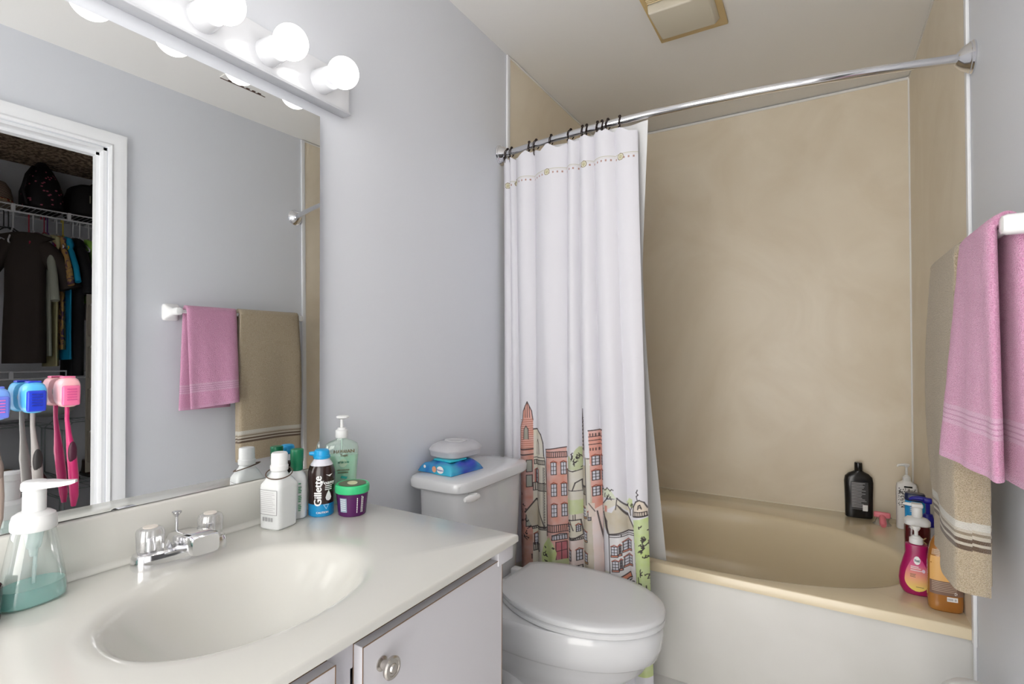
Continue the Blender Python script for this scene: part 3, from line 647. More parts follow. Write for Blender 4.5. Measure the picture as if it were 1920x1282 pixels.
def line(pts, w=2.2, col=(.05, .04, .045), closed=False):
    P = [q7(*p) for p in pts]; P = P+[P[0]] if closed else P; w = w*.00056
    for (x0, z0), (x1, z1) in zip(P, P[1:]):
        ix0, ix1 = np.searchsorted(FX, [min(x0, x1)-w-.002, max(x0, x1)+w+.002]); iz0, iz1 = np.searchsorted(FZ, [min(z0, z1)-w-.002, max(z0, z1)+w+.002])
        if ix1 <= ix0 or iz1 <= iz0: continue
        X = GX[iz0:iz1, ix0:ix1]; Z = GZ[iz0:iz1, ix0:ix1]; dx, dz = x1-x0, z1-z0; L2 = dx*dx+dz*dz+1e-12
        t_ = np.clip(((X-x0)*dx+(Z-z0)*dz)/L2, 0, 1); d = np.hypot(X-x0-t_*dx, Z-z0-t_*dz)
        a = np.clip((w+.0009-d)/.0009, 0, 1)[..., None]*.92; S = IMG[iz0:iz1, ix0:ix1]; S[:] = S*(1-a)+np.array(col)*a
def rect(x0, y0, x1, y1): return [(x0, y0), (x1, y0), (x1, y1), (x0, y1)]
SAL, CRE, TAN, GRN, PAL, LAV = (.66, .28, .20), (.66, .62, .50), (.52, .46, .34), (.48, .58, .20), (.74, .60, .55), (.70, .69, .69)
def scrib(x0, y0, x1, y1, n, amp=7, w=1.8):
    for _ in range(n):
        x, y = rnd.uniform(x0, x1), rnd.uniform(y0, y1); P = [(x, y)]
        for k in range(7): x += rnd.uniform(-amp, amp); y += rnd.uniform(-amp, amp)+3; P.append((min(max(x, x0), x1), y))
        line(P, w)
def window(x0, y0, x1, y1, box=None, frame=SAL):
    fill(rect(x0, y0, x1, y1), (.62, .63, .70), .3); line(rect(x0, y0, x1, y1), 2, closed=True)
    line([((x0+x1)/2, y0), ((x0+x1)/2, y1)], 1.5)
    for k in (.33, .66): line([(x0, y0+(y1-y0)*k), (x1, y0+(y1-y0)*k)], 1.3)
    line([(x0-3, y0), ((x0+x1)/2, y0-9), (x1+3, y0)], 2.2, (.35, .08, .05))
    if box: fill(rect(x0-3, y1-2, x1+3, y1+9), box, .2); line(rect(x0-3, y1-2, x1+3, y1+9), 1.6, closed=True)
def comb(x0, x1, y0, y1, n):
    for k in range(n): x = x0+(x1-x0)*k/(n-1); line([(x, y0), (x+1, y1)], 2)
    line([(x0, y0), (x1, y0)], 2); line([(x0, y1), (x1, y1)], 2)
# ground wash down to the hem
fill(rect(60, 1080, 900, 1700), (.60, .60, .48), .5); fill(rect(760, 1080, 905, 1700), GRN, .5)
# far left: salmon tower with a cap
fill([(92, 430), (104, 260), (124, 215), (128, 160), (150, 105), (172, 160), (178, 215), (182, 430)], SAL, .35)
fill(rect(95, 400, 182, 1000), (.58, .25, .18), .4); fill(rect(88, 900, 178, 1500), (.44, .20, .14), .3)
line([(92, 430), (104, 260), (124, 215), (128, 160), (150, 105), (172, 160), (178, 215)], 2.4)
for y in range(215, 400, 13): line([(108, y), (178, y-4)], 1.4, (.35, .12, .08))
line([(138, 130), (140, 200)], 1.6); line([(150, 105), (150, 200)], 1.6); line([(160, 130), (162, 200)], 1.6)
fill([(130, 330), (132, 270), (143, 250), (154, 270), (155, 330)], (.30, .28, .22), .2); line([(130, 330), (132, 270), (143, 250), (154, 270), (155, 330)], 2)
line([(92, 395), (180, 388)], 4); line([(92, 428), (180, 420)], 4)
for y in (455, 545, 780): fill(rect(145, y, 172, y+70), (.35, .36, .30), .2); line(rect(145, y, 172, y+70), 2, closed=True)
scrib(95, 650, 170, 1080, 14)
# domed cream building
fill([(180, 460), (180, 275), (205, 268), (232, 300), (248, 350), (252, 430), (262, 460)], CRE); line([(180, 270), (205, 268), (232, 300), (248, 350), (252, 430)], 4)
fill([(180, 430), (262, 430), (270, 640), (270, 1090), (172, 1090), (176, 600)], CRE, .4)
line([(252, 430), (262, 460), (270, 640), (268, 900)], 2.2); line([(195, 420), (200, 350), (208, 330), (216, 355), (218, 420)], 2)
comb(182, 256, 455, 480, 10); line([(180, 440), (258, 438)], 2)
fill(rect(182, 512, 215, 590), (.55, .16, .12), .2); window(190, 512, 208, 590); comb(176, 270, 592, 638, 12)
for y in range(500, 860, 16): line([(244, y), (254, y), (254, y+8), (244, y+8)], 1.6)
fill([(140, 760), (190, 690), (250, 850), (170, 855)], TAN, .3); line([(140, 765), (190, 690), (250, 850)], 3.5); line([(165, 856), (266, 850)], 3); comb(172, 262, 856, 868, 14)
fill(rect(176, 900, 205, 960), (.60, .20, .15), .2); window(180, 900, 205, 965); comb(176, 218, 955, 1000, 7)
# salmon palace
fill([(268, 385), (380, 372), (380, 1090), (268, 1090)], SAL, .5)
line([(268, 386), (380, 372)], 3); comb(270, 380, 400, 432, 13); line([(270, 386), (272, 900)], 2)
for y in (462, 590, 712):
    for x in (302, 350): window(x, y, x+26, y+72)
comb(270, 380, 835, 876, 13); fill(rect(300, 890, 372, 922), (.55, .56, .62), .3); line([(300, 922), (306, 895), (340, 886), (372, 890)], 2.5); comb(302, 372, 895, 922, 7)
fill(rect(322, 935, 372, 1045), (.48, .10, .12), .3); line(rect(322, 935, 372, 1045), 2, closed=True); line([(346, 940), (346, 1045)], 1.5); line([(322, 990), (372, 985)], 1.5)
# bush
fill([(240, 1075), (232, 1010), (250, 950), (280, 905), (310, 950), (326, 1000), (318, 1050), (300, 1090), (250, 1100)], GRN, .35); fill(rect(300, 1040, 385, 1110), (.46, .52, .22), .4); scrib(245, 960, 315, 1060, 8)
# round tower
fill(rect(380, 505, 474, 690), CRE, .5); fill(rect(380, 680, 474, 770), (.55, .64, .28), .5); fill(rect(380, 765, 474, 1130), (.68, .62, .52), .5); fill(rect(378, 920, 466, 1070), PAL, .4)
line([(382, 505), (430, 512), (474, 500)], 3); line([(382, 505), (384, 660)], 2); line([(425, 625), (440, 580), (470, 562), (472, 620)], 3); line([(384, 625), (472, 628)], 2)
fill([(378, 850), (382, 815), (440, 795), (466, 830), (470, 890), (420, 915), (380, 895)], CRE, .3); line([(378, 850), (384, 812), (405, 800), (425, 860)], 3); line([(400, 800), (460, 800), (470, 890)], 3); line([(380, 895), (420, 915), (470, 890)], 3); comb(384, 466, 905, 918, 12)
window(388, 825, 406, 870); window(440, 830, 458, 868); line([(426, 770), (426, 800)], 2); line([(436, 768), (436, 800)], 2)
window(384, 978, 410, 1040); window(438, 976, 462, 1038); comb(384, 462, 1070, 1095, 6)
# trees above it and a lattice tower
fill([(384, 500), (388, 430), (405, 418), (425, 440), (440, 390), (462, 365), (490, 375), (500, 440), (490, 490), (450, 505)], (.50, .57, .30), .5); scrib(392, 400, 495, 480, 12, 6)
fill([(478, 380), (490, 210), (498, 140), (504, 210), (510, 420), (474, 470)], (.42, .33, .28), .5); line([(478, 380), (490, 210), (498, 140)], 3); line([(498, 140), (506, 380)], 2.5)
for y in range(190, 380, 22): line([(488, y), (504, y+14)], 2); line([(504, y), (486, y+14)], 2)
# tan strip building in the fold
fill(rect(474, 470, 545, 1130), TAN, .35); line([(474, 590), (515, 590)], 3); comb(476, 520, 596, 640, 7)
for y in (720, 858, 985): window(478, y, 512, y+52, (.50, .26, .10))
fill([(484, 1120), (490, 1095), (540, 1100), (545, 1125)], (.62, .20, .12), .2)
fill(rect(510, 425, 536, 760), (.60, .57, .47), .4); line([(512, 425), (514, 700)], 2.5); line([(520, 430), (536, 430)], 2); window(522, 740, 536, 790)
# tall salmon building at right
fill([(533, 265), (603, 262), (604, 720), (545, 735)], SAL, .4); line([(533, 267), (604, 263)], 3)
for y in (300, 322, 345): line([(535, y+3), (603, y)], 2)
for y in (285, 370):
    for k in range(5): line([(542+k*12, y), (542+k*12, y+12)], 2.4)
for y in (416, 503, 595): window(548, y, 578, y+54); window(592, y-4, 604, y+50)
fill([(540, 735), (600, 700), (602, 1160), (548, 1150)], PAL, .5); line([(565, 740), (598, 980)], 3); line([(600, 700), (600, 1090)], 2); fill(rect(525, 690, 556, 770), (.66, .56, .48), .4); line([(528, 690), (556, 740)], 2)
# grey roofed house
fill([(640, 865), (770, 848), (778, 1500), (636, 1500)], LAV, .5); fill([(604, 730), (660, 740), (692, 690), (776, 848), (640, 868), (606, 820)], TAN, .45)
line([(604, 720), (640, 866), (776, 850), (690, 690)], 4); line([(770, 850), (780, 1190)], 4); line([(640, 870), (641, 1150)], 2.5); comb(640, 770, 868, 880, 3)
for k in range(9): line([(606+k*2, 745+k*10), (632, 790+k*9)], 1.6)
fill([(604, 735), (606, 690), (640, 665), (690, 660), (745, 740), (748, 765), (690, 690)], CRE, .4); line([(604, 690), (632, 660), (690, 655), (746, 735), (748, 765)], 3); line([(632, 660), (632, 640)], 2.5); line([(690, 655), (682, 720)], 2)
fill(rect(616, 700, 632, 735), (.58, .22, .15), .3)
for x, y in ((652, 935), (712, 912), (656, 1020), (716, 1000)): window(x, y, x+34, y+52, (.60, .20, .12))
for x, y in ((694, 930), (698, 1015)): window(x, y, x+9, y+50, (.60, .20, .12))
fill([(680, 1140), (700, 1112), (738, 1098), (748, 1124), (700, 1148)], (.68, .24, .14), .15); line([(680, 1140), (700, 1112), (738, 1098), (748, 1124), (690, 1150)], 3, closed=True); scrib(705, 1130, 765, 1170, 7, 6)
fill([(600, 655), (605, 610), (630, 598), (655, 605), (672, 630), (690, 660), (640, 650)], (.62, .68, .45), .6); P = [(600+9*k, 612-8*math.sin(k*1.9)-10*math.sin(k*.4)) for k in range(9)]; line(P, 2.2); scrib(620, 625, 690, 660, 4, 5)
# dome and green hillside
fill([(765, 770), (768, 715), (785, 682), (805, 672), (828, 686), (842, 720), (842, 770)], (.72, .62, .50), .4); line([(765, 770), (768, 715), (785, 682), (805, 672), (828, 686), (842, 720)], 3); line([(795, 672), (790, 650), (800, 640), (790, 628), (797, 612)], 2.5)
line([(796, 725), (800, 705), (808, 700), (815, 722)], 3); line([(798, 715), (814, 715)], 2); comb(775, 838, 742, 766, 7); line([(768, 770), (842, 766)], 4)
fill([(725, 690), (740, 665), (762, 670), (765, 720), (740, 715)], (.55, .66, .25), .4); scrib(730, 670, 765, 700, 4, 5)
fill([(765, 790), (850, 775), (880, 1230), (885, 1500), (782, 1500), (778, 1190)], (.50, .64, .20), .45)
scrib(800, 820, 865, 900, 4, 14, 2.4); scrib(775, 910, 850, 960, 4, 14, 2.4); scrib(800, 990, 865, 1120, 9, 10, 2); scrib(790, 1130, 865, 1230, 7, 9, 2); line([(788, 1120), (792, 1210)], 2.2); line([(828, 1170), (830, 1230)], 2.2)

def fold(x, z):
    """pleat depth of the curtain at width x and height z (metres, + is away from the room)"""
    val = [.022, .062, .098, .186, .3285, .385, .452, .540, .615]        # creases
    amp = [.014, .018, .030, .034, .028, .032, .034, .018]
    dz = (z-1.2); sh = .012*np.sin(x*14+.5)*dz
    xs = np.clip(x+sh*np.clip((x-.022)/.05, 0, 1)*np.clip((.615-x)/.05, 0, 1), .0221, .6149)
    o = np.zeros_like(xs)
    for k in range(8):
        a, b_ = val[k], val[k+1]; u = np.clip((xs-a)/(b_-a), 0, 1); m_ = (xs >= a) & (xs < b_)
        o = np.where(m_, -amp[k]*np.sin(PI*u)**.75*(1+.22*np.sin(z*3+k)), o)
    o += -.004*np.sin(x*95+z*2)*np.clip((1.6-z)/1.2, 0, 1)
    return o
def curtain_pt(x, z):
    c = (z-.02)/1.95; fl = 1-np.clip(c, 0, 1)                             # flares a little towards the hem
    rx = YR-.085*4*(x/W)*(1-x/W)
    X = x+(x-.03)*.085*fl**1.3; Yv = rx-.002+fold(x, z)*(.95+.35*fl)+.020*fl
    return X, Yv
zs = np.concatenate([FZ, np.linspace(1.02, 1.83, 60)[1:], np.linspace(1.83, 1.90, 60)[1:], np.linspace(1.90, 1.0, 1)[1:]])
def top_edge(x):
    u = np.zeros_like(x); hs = np.array(hx); base = ZRL+(ZRR-ZRL)*x/W-.026
    d = np.min(np.abs(x[:, None]-hs[None, :]), axis=1); return base-np.minimum(d*.55, .022)
nrow = len(zs); TOPN = 24
VX = np.tile(FX, (nrow+TOPN, 1)); VZ = np.zeros((nrow+TOPN, nw)); VZ[:nrow] = zs[:, None]
te = top_edge(FX)
for k in range(TOPN): VZ[nrow+k] = 1.90+(te-1.90)*(k+1)/TOPN
PX_, PY_ = curtain_pt(VX, VZ)
# hem is very slightly wavy
co = np.stack([PX_, PY_, VZ], -1).reshape(-1, 3)
nr = nrow+TOPN
colr = np.tile(WHITE, (nr, nw, 1)); colr[:nh] = IMG
# embroidered-looking border line and medallions near the top
for j in range(nr):
    zj = VZ[j]; base = 1.866-.012*np.sin(FX*11)*0
    m_ = np.abs(zj-1.8675) < .0009; colr[j][m_] = (.50, .48, .36)
    m_ = np.abs(zj-1.8625) < .0006; colr[j][m_] = (.58, .55, .46)
    dots = (np.abs(zj-1.853) < .0032) & (np.abs((FX % .0165)-.008) < .0030); colr[j][dots] = (.40, .24, .20)
    for cx_ in (.048, .098, .262, .415, .555):
        r_ = np.hypot(FX-cx_, zj-1.858); colr[j][r_ < .0125] = (.70, .68, .52); colr[j][(r_ < .0125) & (r_ > .0098)] = (.26, .22, .14); colr[j][(r_ < .0060) & (r_ > .0042)] = (.30, .25, .15); colr[j][r_ < .0028] = (.45, .42, .20)
co -= np.array([.3, 1.79, .02])
idx = np.arange(nr*nw).reshape(nr, nw)
quads = np.stack([idx[:-1, :-1], idx[:-1, 1:], idx[1:, 1:], idx[1:, :-1]], -1).reshape(-1, 4)
me = bpy.data.meshes.new('shower_curtain'); me.vertices.add(nr*nw); me.vertices.foreach_set('co', co.ravel().astype(np.float32))
me.loops.add(quads.size); me.loops.foreach_set('vertex_index', quads.ravel().astype(np.int32)); me.polygons.add(len(quads))
me.polygons.foreach_set('loop_start', np.arange(0, quads.size, 4, dtype=np.int32)); me.polygons.foreach_set('use_smooth', np.ones(len(quads), bool)); me.update(calc_edges=True)
ca = me.color_attributes.new('print', 'FLOAT_COLOR', 'POINT'); ca.data.foreach_set('color', np.concatenate([colr.reshape(-1, 3), np.ones((nr*nw, 1))], 1).ravel().astype(np.float32))
CURT = mat('printed_cotton', (.8, .8, .84), .85, bump=(900, .08, .0006, 2)); nt = CURT.node_tree; at = nt.nodes.new('ShaderNodeAttribute'); at.attribute_name = 'print'; nt.links.new(at.outputs['Color'], nt.nodes['Principled BSDF'].inputs['Base Color'])
ct = bpy.data.objects.new('shower_curtain', me); COL.objects.link(ct); me.materials.append(CURT); ct.location = (.3, 1.79, .02)
tag(ct, 'white shower curtain printed with a sketched city of salmon and cream buildings', 'shower curtain')
# liner hanging inside the tub
nu, nv = 70, 60; vs = []
for j in range(nv):
    z = .30+(1.975-.30)*j/(nv-1); fl = (1.975-z)/1.675
    for i in range(nu):
        u = i/(nu-1); xr = .648-.062*math.sin(min(fl*1.6, 1)*PI*.5)+.072*max(fl-.30, 0)/.70
        x = .03+(xr-.03)*u; yr = YR-.085*4*(x/W)*(1-x/W)+.014
        yb = 1.985+.012*math.sin(u*22)
        vs.append((x-.3, yr+(yb-yr)*min(fl*1.06, 1)**.9+.006*math.sin(u*30+fl*2)-1.9, z-.3))
ln = mesh('curtain_liner', vs, grid_faces(nu, nv), mat('liner_vinyl', (.78, .79, .80), .4, trans=.12), None); ln.location = (.3, 1.9, .3)
tag(ln, 'plain white curtain liner hanging inside the tub behind the printed curtain', 'curtain liner')

# ================================================================== CEILING FAN AND VENT
f = thing('exhaust_fan', (.73, 1.945, H), 'yellowed exhaust fan with raised white cover on the ceiling', 'fan')
YEL = mat('yellowed_plastic', (.62, .46, .22), .4); FCV = mat('aged_white_cover', (.60, .555, .45), .4)
rbox('mounting_frame', -.128, .128, -.185, .180, -.014, -.0005, YEL, f, bev=.003)
vs = [(-.108, -.10, -.0142), (.108, -.10, -.0142), (.108, .128, -.0142), (-.108, .128, -.0142), (-.104, -.10, -.060), (.104, -.10, -.060), (.098, .080, -.060), (-.098, .080, -.060)]
bm = bmesh.new(); bv = [bm.verts.new(p) for p in vs]
for q in ((0, 1, 2, 3), (7, 6, 5, 4), (4, 5, 1, 0), (5, 6, 2, 1), (6, 7, 3, 2), (7, 4, 0, 3)): bm.faces.new([bv[i] for i in q])
bmesh.ops.recalc_face_normals(bm, faces=bm.faces[:]); bmesh.ops.bevel(bm, geom=bm.edges[:], offset=.006, segments=3, affect='EDGES', profile=.5)
me = bpy.data.meshes.new('cover'); bm.to_mesh(me); bm.free(); link('cover', me, FCV, f)
for k in range(7): rbox('grille_slat', -.105, .105, -.170+k*.010, -.1655+k*.010, -.028, -.013, mat('grille_cream', (.70, .58, .36), .45), f, bev=.0008, seg=1)
rbox('grille_rail', -.112, -.104, -.178, -.098, -.030, -.013, YEL, f, bev=.001, seg=1); rbox('grille_rail', .104, .112, -.178, -.098, -.030, -.013, YEL, f, bev=.001, seg=1)
p = thing('ceiling_vent', (1.16, 1.378, H), 'small ceiling vent with dark slots above the towel rail', 'vent')
rbox('vent_plate', -.06, .06, -.11, .11, -.006, -.0005, CEIL, p, bev=.001, seg=1)
for k in range(6): rbox('vent_slot', .047, .0575, -.075+k*.028, -.060+k*.028, -.0095, -.0055, mat('vent_dark', (.08, .04, .03), .6), p, bev=.0005, seg=1)
rbox('vent_edge', .0585, .0625, -.108, .108, -.008, -.0005, MATS['vent_dark'], p, bev=.0005, seg=1)

# ================================================================== TOWEL RAIL AND TOWELS
BX, BZ = 1.440, 1.392
tb = thing('towel_rail', (W, 1.52, BZ), 'white ceramic towel rail on the right wall', 'towel rail')
for y in (1.195, 1.815):
    g = Geo(); S = [(.0, .036, .040, 6), (.006, .036, .040, 6), (.010, .034, .038, 6), (.022, .024, .026, 4), (.034, .018, .019, 3), (.050, .0165, .0175, 2.8), (.088, .0165, .0175, 2.8), (.094, .014, .015, 2.6), (.096, .008, .009, 2.4)]
    vs, fs = loft_vf(S, 40); g.add([(-p[2], y-1.52+p[0], p[1]) for p in vs], fs); g.build('post', CERAMIC, tb)
tube('bar', [(BX-W, 1.21-1.52, 0), (BX-W, 1.80-1.52, 0)], .0085, CERAMIC, tb, 16)

def towel_mat(name, c1, c2, bands, scale=430):
    m = bpy.data.materials.new(name); m.use_nodes = True; MATS[name] = m; nt = m.node_tree; b = nt.nodes['Principled BSDF']; b.inputs['Roughness'].default_value = .95; b.inputs['Sheen Weight'].default_value = .35; b.inputs['Specular IOR Level'].default_value = .1
    tc = nt.nodes.new('ShaderNodeTexCoord'); n = nt.nodes.new('ShaderNodeTexNoise'); n.inputs['Scale'].default_value = scale; n.inputs['Detail'].default_value = 3
    r = nt.nodes.new('ShaderNodeValToRGB'); r.color_ramp.elements[0].position = .35; r.color_ramp.elements[1].position = .62; r.color_ramp.elements[0].color = (*c1, 1); r.color_ramp.elements[1].color = (*c2, 1)
    nt.links.new(tc.outputs['Object'], n.inputs['Vector']); nt.links.new(n.outputs['Fac'], r.inputs['Fac'])
    bp = nt.nodes.new('ShaderNodeBump'); bp.inputs['Strength'].default_value = 1.0; bp.inputs['Distance'].default_value = .0045; nt.links.new(n.outputs['Fac'], bp.inputs['Height']); nt.links.new(bp.outputs['Normal'], b.inputs['Normal'])
    at = nt.nodes.new('ShaderNodeAttribute'); at.attribute_name = 'len'          # distance from the hem along the cloth
    cur = r.outputs['Color']
    for a0, a1, c in bands:
        m1 = nt.nodes.new('ShaderNodeMath'); m1.operation = 'GREATER_THAN'; m1.inputs[1].default_value = a0; nt.links.new(at.outputs['Fac'], m1.inputs[0])
        m2 = nt.nodes.new('ShaderNodeMath'); m2.operation = 'LESS_THAN'; m2.inputs[1].default_value = a1; nt.links.new(at.outputs['Fac'], m2.inputs[0])
        m3 = nt.nodes.new('ShaderNodeMath'); m3.operation = 'MULTIPLY'; nt.links.new(m1.outputs[0], m3.inputs[0]); nt.links.new(m2.outputs[0], m3.inputs[1])
        mx_ = nt.nodes.new('ShaderNodeMix'); mx_.data_type = 'RGBA'; nt.links.new(m3.outputs[0], mx_.inputs['Factor']); nt.links.new(cur, mx_.inputs['A']); mx_.inputs['B'].default_value = (*c, 1); cur = mx_.outputs['Result']
    nt.links.new(cur, b.inputs['Base Color']); return m
def towel(name, y0, y1, zf, zb, m, th, label, front, back, wav, wrap=0.0):
    """cloth over the rail: front layer towards the room, back layer next to the wall; thickness th"""
    nv_f, nv_b, nt_ = 60, 40, 12; nu = 36
    rr = .0095+th/2
    path = []                                          # (x, z, len-from-front-hem, side)
    for k in range(nv_f): u = k/(nv_f-1); path.append((BX-rr, zf+(BZ-zf)*u, (BZ-zf)*u, 1-u, 1))
    for k in range(1, nt_): a = PI-PI*k/nt_; path.append((BX+rr*math.cos(a), BZ+rr*math.sin(a), (BZ-zf)+rr*(PI-a), 0, 0))
    for k in range(nv_b): u = k/(nv_b-1); path.append((BX+rr, BZ-(BZ-zb)*u, (BZ-zb)*(1-u), u, -1))
    nvv = len(path); outer = []; inner = []; ln_ = []
    for x, z, l, dr_, sd in path:
        for i in range(nu):
            u = i/(nu-1); s_ = 1 if sd >= 0 else -1
            dy0, dy1, sw, dzl = (front(u, dr_) if sd == 1 else back(u, dr_) if sd == -1 else (0, 0, 0, 0))
            u_ = max(0.0, (u-wrap)/(1-wrap)) if sd == 1 and wrap else u
            y = (y0+dy0)+(y1+dy1-y0-dy0)*u_; X = x+sw+wav(u, dr_)*(1 if sd == 1 else .3)
            if wrap and sd == 1 and u < wrap: q_ = 1-u/wrap; X += (2*rr+th*.2)*(1-math.cos(q_*PI/2)**.8)*min(1, dr_*5); y -= .008*math.sin(q_*PI)*min(1, dr_*5)
            e = min(1, 1-(2*abs(u-.5))**14*.8)
            nx, nz = (-1, 0) if sd == 1 else (1, 0) if sd == -1 else ((x-BX)/rr, (z-BZ)/rr)
            zz = z+dzl*dr_
            fz = .0012*math.sin(i*7.3+z*900)
            outer.append((min(X+nx*(th/2*e+fz*.3), W-.004), y, zz+nz*th/2)); inner.append((min(X-nx*th/2*e, W-.004), y, zz-nz*th/2)); ln_.append(l)
    n = len(outer); vs = [(a-W, b_-1.5, c-1.3) for a, b_, c in outer+inner]; G = grid_faces(nu, nvv)
    fs = G + [tuple(k+n for k in q[::-1]) for q in G]
    rim = [i for i in range(nu)]+[j*nu+nu-1 for j in range(1, nvv)]+[(nvv-1)*nu+i for i in range(nu-2, -1, -1)]+[j*nu for j in range(nvv-2, 0, -1)]; k = len(rim)
    fs += [(rim[i], rim[i]+n, rim[(i+1) % k]+n, rim[(i+1) % k]) for i in range(k)]
    o = mesh(name, vs, fs, m, None, angle=80); o.location = (W, 1.5, 1.3)
    a = o.data.attributes.new('len', 'FLOAT', 'POINT'); a.data.foreach_set('value', np.array(ln_+ln_, np.float32))
    return tag(o, label, 'towel')
PINK = towel_mat('pink_terry', (.62, .26, .43), (.76, .40, .58), [(.075, .115, (.74, .44, .60)), (.083, .086, (.60, .28, .45)), (.093, .096, (.60, .28, .45)), (.103, .106, (.60, .28, .45)), (.0, .012, (.72, .38, .56))])
TANM = towel_mat('tan_terry', (.38, .30, .195), (.56, .47, .34), [(.092, .152, (.58, .53, .44)), (.136, .152, (.66, .64, .58)), (.124, .130, (.30, .24, .17)), (.108, .116, (.13, .085, .055)), (.092, .102, (.13, .085, .055))])
towel('pink_towel', 1.222, 1.452, .940, .935, PINK, .020, 'pink terry towel with ribbed border folded over the white rail',
      lambda u, d: (.020*d, -.004*d, -.030*d*(u**1.1), .020*u), lambda u, d: (-.014*d, -.01*d, .004*d, .0), lambda u, d: .010*math.sin(u*5.2+.6)*d+.004*math.sin(u*13)*d)
towel('tan_towel', 1.468, 1.797, .655, .675, TANM, .021, 'tan terry towel with brown striped border hanging beside the pink towel',
      lambda u, d: (0, .010*d, -.016*math.sin(min(d*1.15, 1)*PI)*u-.010*d*(1-u), .010*math.sin(u*3)), lambda u, d: (.004*d, .012*d, -.002*d, 0), lambda u, d: .009*math.sin(u*8.5+.8)*d, .26)

# ================================================================== THINGS ON THE TUB DECK
def fc(x, y): return math.atan2(-y, 1.159-x)          # heading from a spot to the camera
p = thing('shampoo_bottle', (1.302, 2.926, ZR+.0005), 'flat black shampoo bottle with grey back label against the back panel', 'bottle', rz=fc(1.302, 2.926)+.15)
A1 = full([(0, .020, .050, 3.4), (.004, .0235, .054, 3.4), (.10, .0245, .0555, 3.4), (.165, .0245, .0575, 3.2), (.188, .023, .054, 2.8), (.203, .019, .040, 2.4), (.212, .016, .022, 2), (.216, .0155, .0165, 2)])
loft('body', A1, BLACKP, p, 64); loft('cap', [(.2162, .0150, .0150), (.219, .0165, .0165), (.250, .0160, .0160), (.254, .0145, .0145)], BLACKP, p, 36)
lab = patch('back_label', A1, -.98, .98, .04, .168, mat('label_charcoal', (.06, .06, .065), .35), p, n=16)
g = Geo()
for k in range(17): strip(A1, -.90, .25+rnd.random()*.6, .160-.0068*k, .1632-.0068*k, n=10)
g.build('label_print', mat('silver_print', (.38, .38, .40), .5), lab)
g = Geo(); strip(A1, .45, .93, .036, .064); g.build('barcode_patch', WINK, p)

p = thing('razor_holder', (1.385, 2.852, ZR+.0005), 'pink razor lying in a clear suction holder on the tub deck', 'razor', rz=fc(1.385, 2.852))
PKR = mat('razor_pink', (.80, .22, .27), .3)
loft('suction_cup', [(0, .030, .034), (.003, .031, .035), (.010, .024, .027), (.026, .018, .022), (.034, .022, .036), (.036, .020, .034)], thin_clear('holder_clear', (.96, .95, .95), .3, .12), p, 36)
tube('razor_handle', [(.0, 0, .040), (.022, .002, .030), (.040, .004, .014), (.050, .005, .008)], [.011, .013, .0140, .010], PKR, p, 14)
vs, fs = rbox_vf(-.008, .012, -.031, .031, .030, .056, .006, 3); mesh('razor_head', vs, fs, PKR, p)

p = thing('speckled_pump_bottle', (1.473, 2.840, ZR+.0005), 'white pump bottle with black speckled label in the tub corner', 'bottle', rz=fc(1.465, 2.845)+.1)
A2 = full([(0, .020, .034, 4), (.003, .0225, .0375, 4), (.180, .0225, .038, 4), (.196, .021, .035, 3), (.204, .015, .020, 2.2), (.208, .0135, .015, 2)])
loft('body', A2, mat('speckle_label', (.78, .77, .76), .4), p, 56)
g = Geo()
for k in range(260):
    th = rnd.uniform(-1.0, 1.0); z = rnd.uniform(.095, .178); s_ = rnd.uniform(.0008, .0022)
    g.add([surf(A2, th+dx*s_/.03, z+dy*s_, .0008) for dx, dy in ((-1, -.6), (.8, -1), (1, .8), (-.5, 1))], [(0, 1, 2, 3)])
sk = g.build('speckles', INK, p, smooth=False); sk['kind'] = 'stuff'
pump(p, .208, WPLAS, .0145, .034, .046, -1.3, .012)
g = Geo(); strip(A2, -.45, .65, .182, .189, .002); g.build('tear_band', BLACKP, p)
text_on('label_text', 'AV', .022, GREYINK, p, A2, .15, .060, .034)
g = Geo(); strip(A2, -.2, .8, .026, .032); g.build('label_print', GREYINK, p)

p = thing('blue_cap_bottle', (1.468, 2.565, ZR+.0005), 'bottle with light blue label and navy cap beside the right panel', 'bottle', rz=fc(1.462, 2.565))
A3 = full([(0, .020, .028, 3), (.003, .0225, .0315, 3), (.175, .0225, .0325, 3), (.188, .0215, .031, 3)])
loft('body', A3, mat('sky_label', (.02, .32, .72), .3), p, 48); loft('cap', [(.1882, .0205, .030, 3, 0, 0), (.192, .023, .0335, 3, 0, 0), (.212, .022, .0325, 3, 0, 0), (.217, .019, .029, 3, 0, 0)], mat('navy_cap', (.012, .02, .075), .3), p, 48)
patch('label_swoosh', A3, -.9, .9, .115, .132, WINK, p); g = Geo()
for k in range(4): strip(A3, -.6, .4, .170-.007*k, .173-.007*k)
g.build('label_print', WINK, p)

p = thing('blue_pump_bottle', (1.480, 2.36, ZR+.0005), 'white bottle with cobalt blue pump beside the right panel', 'bottle', rz=fc(1.474, 2.36))
A4 = full([(0, .025, .026, 2.4), (.003, .028, .029, 2.4), (.125, .028, .029, 2.4), (.142, .022, .023, 2), (.150, .018, .018, 2)])
COB = mat('cobalt_plastic', (.015, .012, .33), .3)
loft('body', A4, mat('bottle_pearl', (.70, .70, .76), .35), p, 44)
loft('pump_collar', [(.1502, .021, .021), (.154, .0225, .0225), (.170, .0215, .0215), (.178, .017, .017), (.192, .013, .013)], COB, p, 36)
tube('pump_stem', [(0, 0, .188), (0, 0, .230)], .0065, COB, p, 14)
g = Geo(); g.add(*rbox_vf(-.013, .013, -.014, .012, .229, .248, .005, 3)); g.add(*tube_vf([(0, -.005, .241), (0, -.028, .243), (0, -.044, .241), (0, -.052, .235)], [.009, .008, .0065, .004], 14)); g.build('pump_head', COB, p)

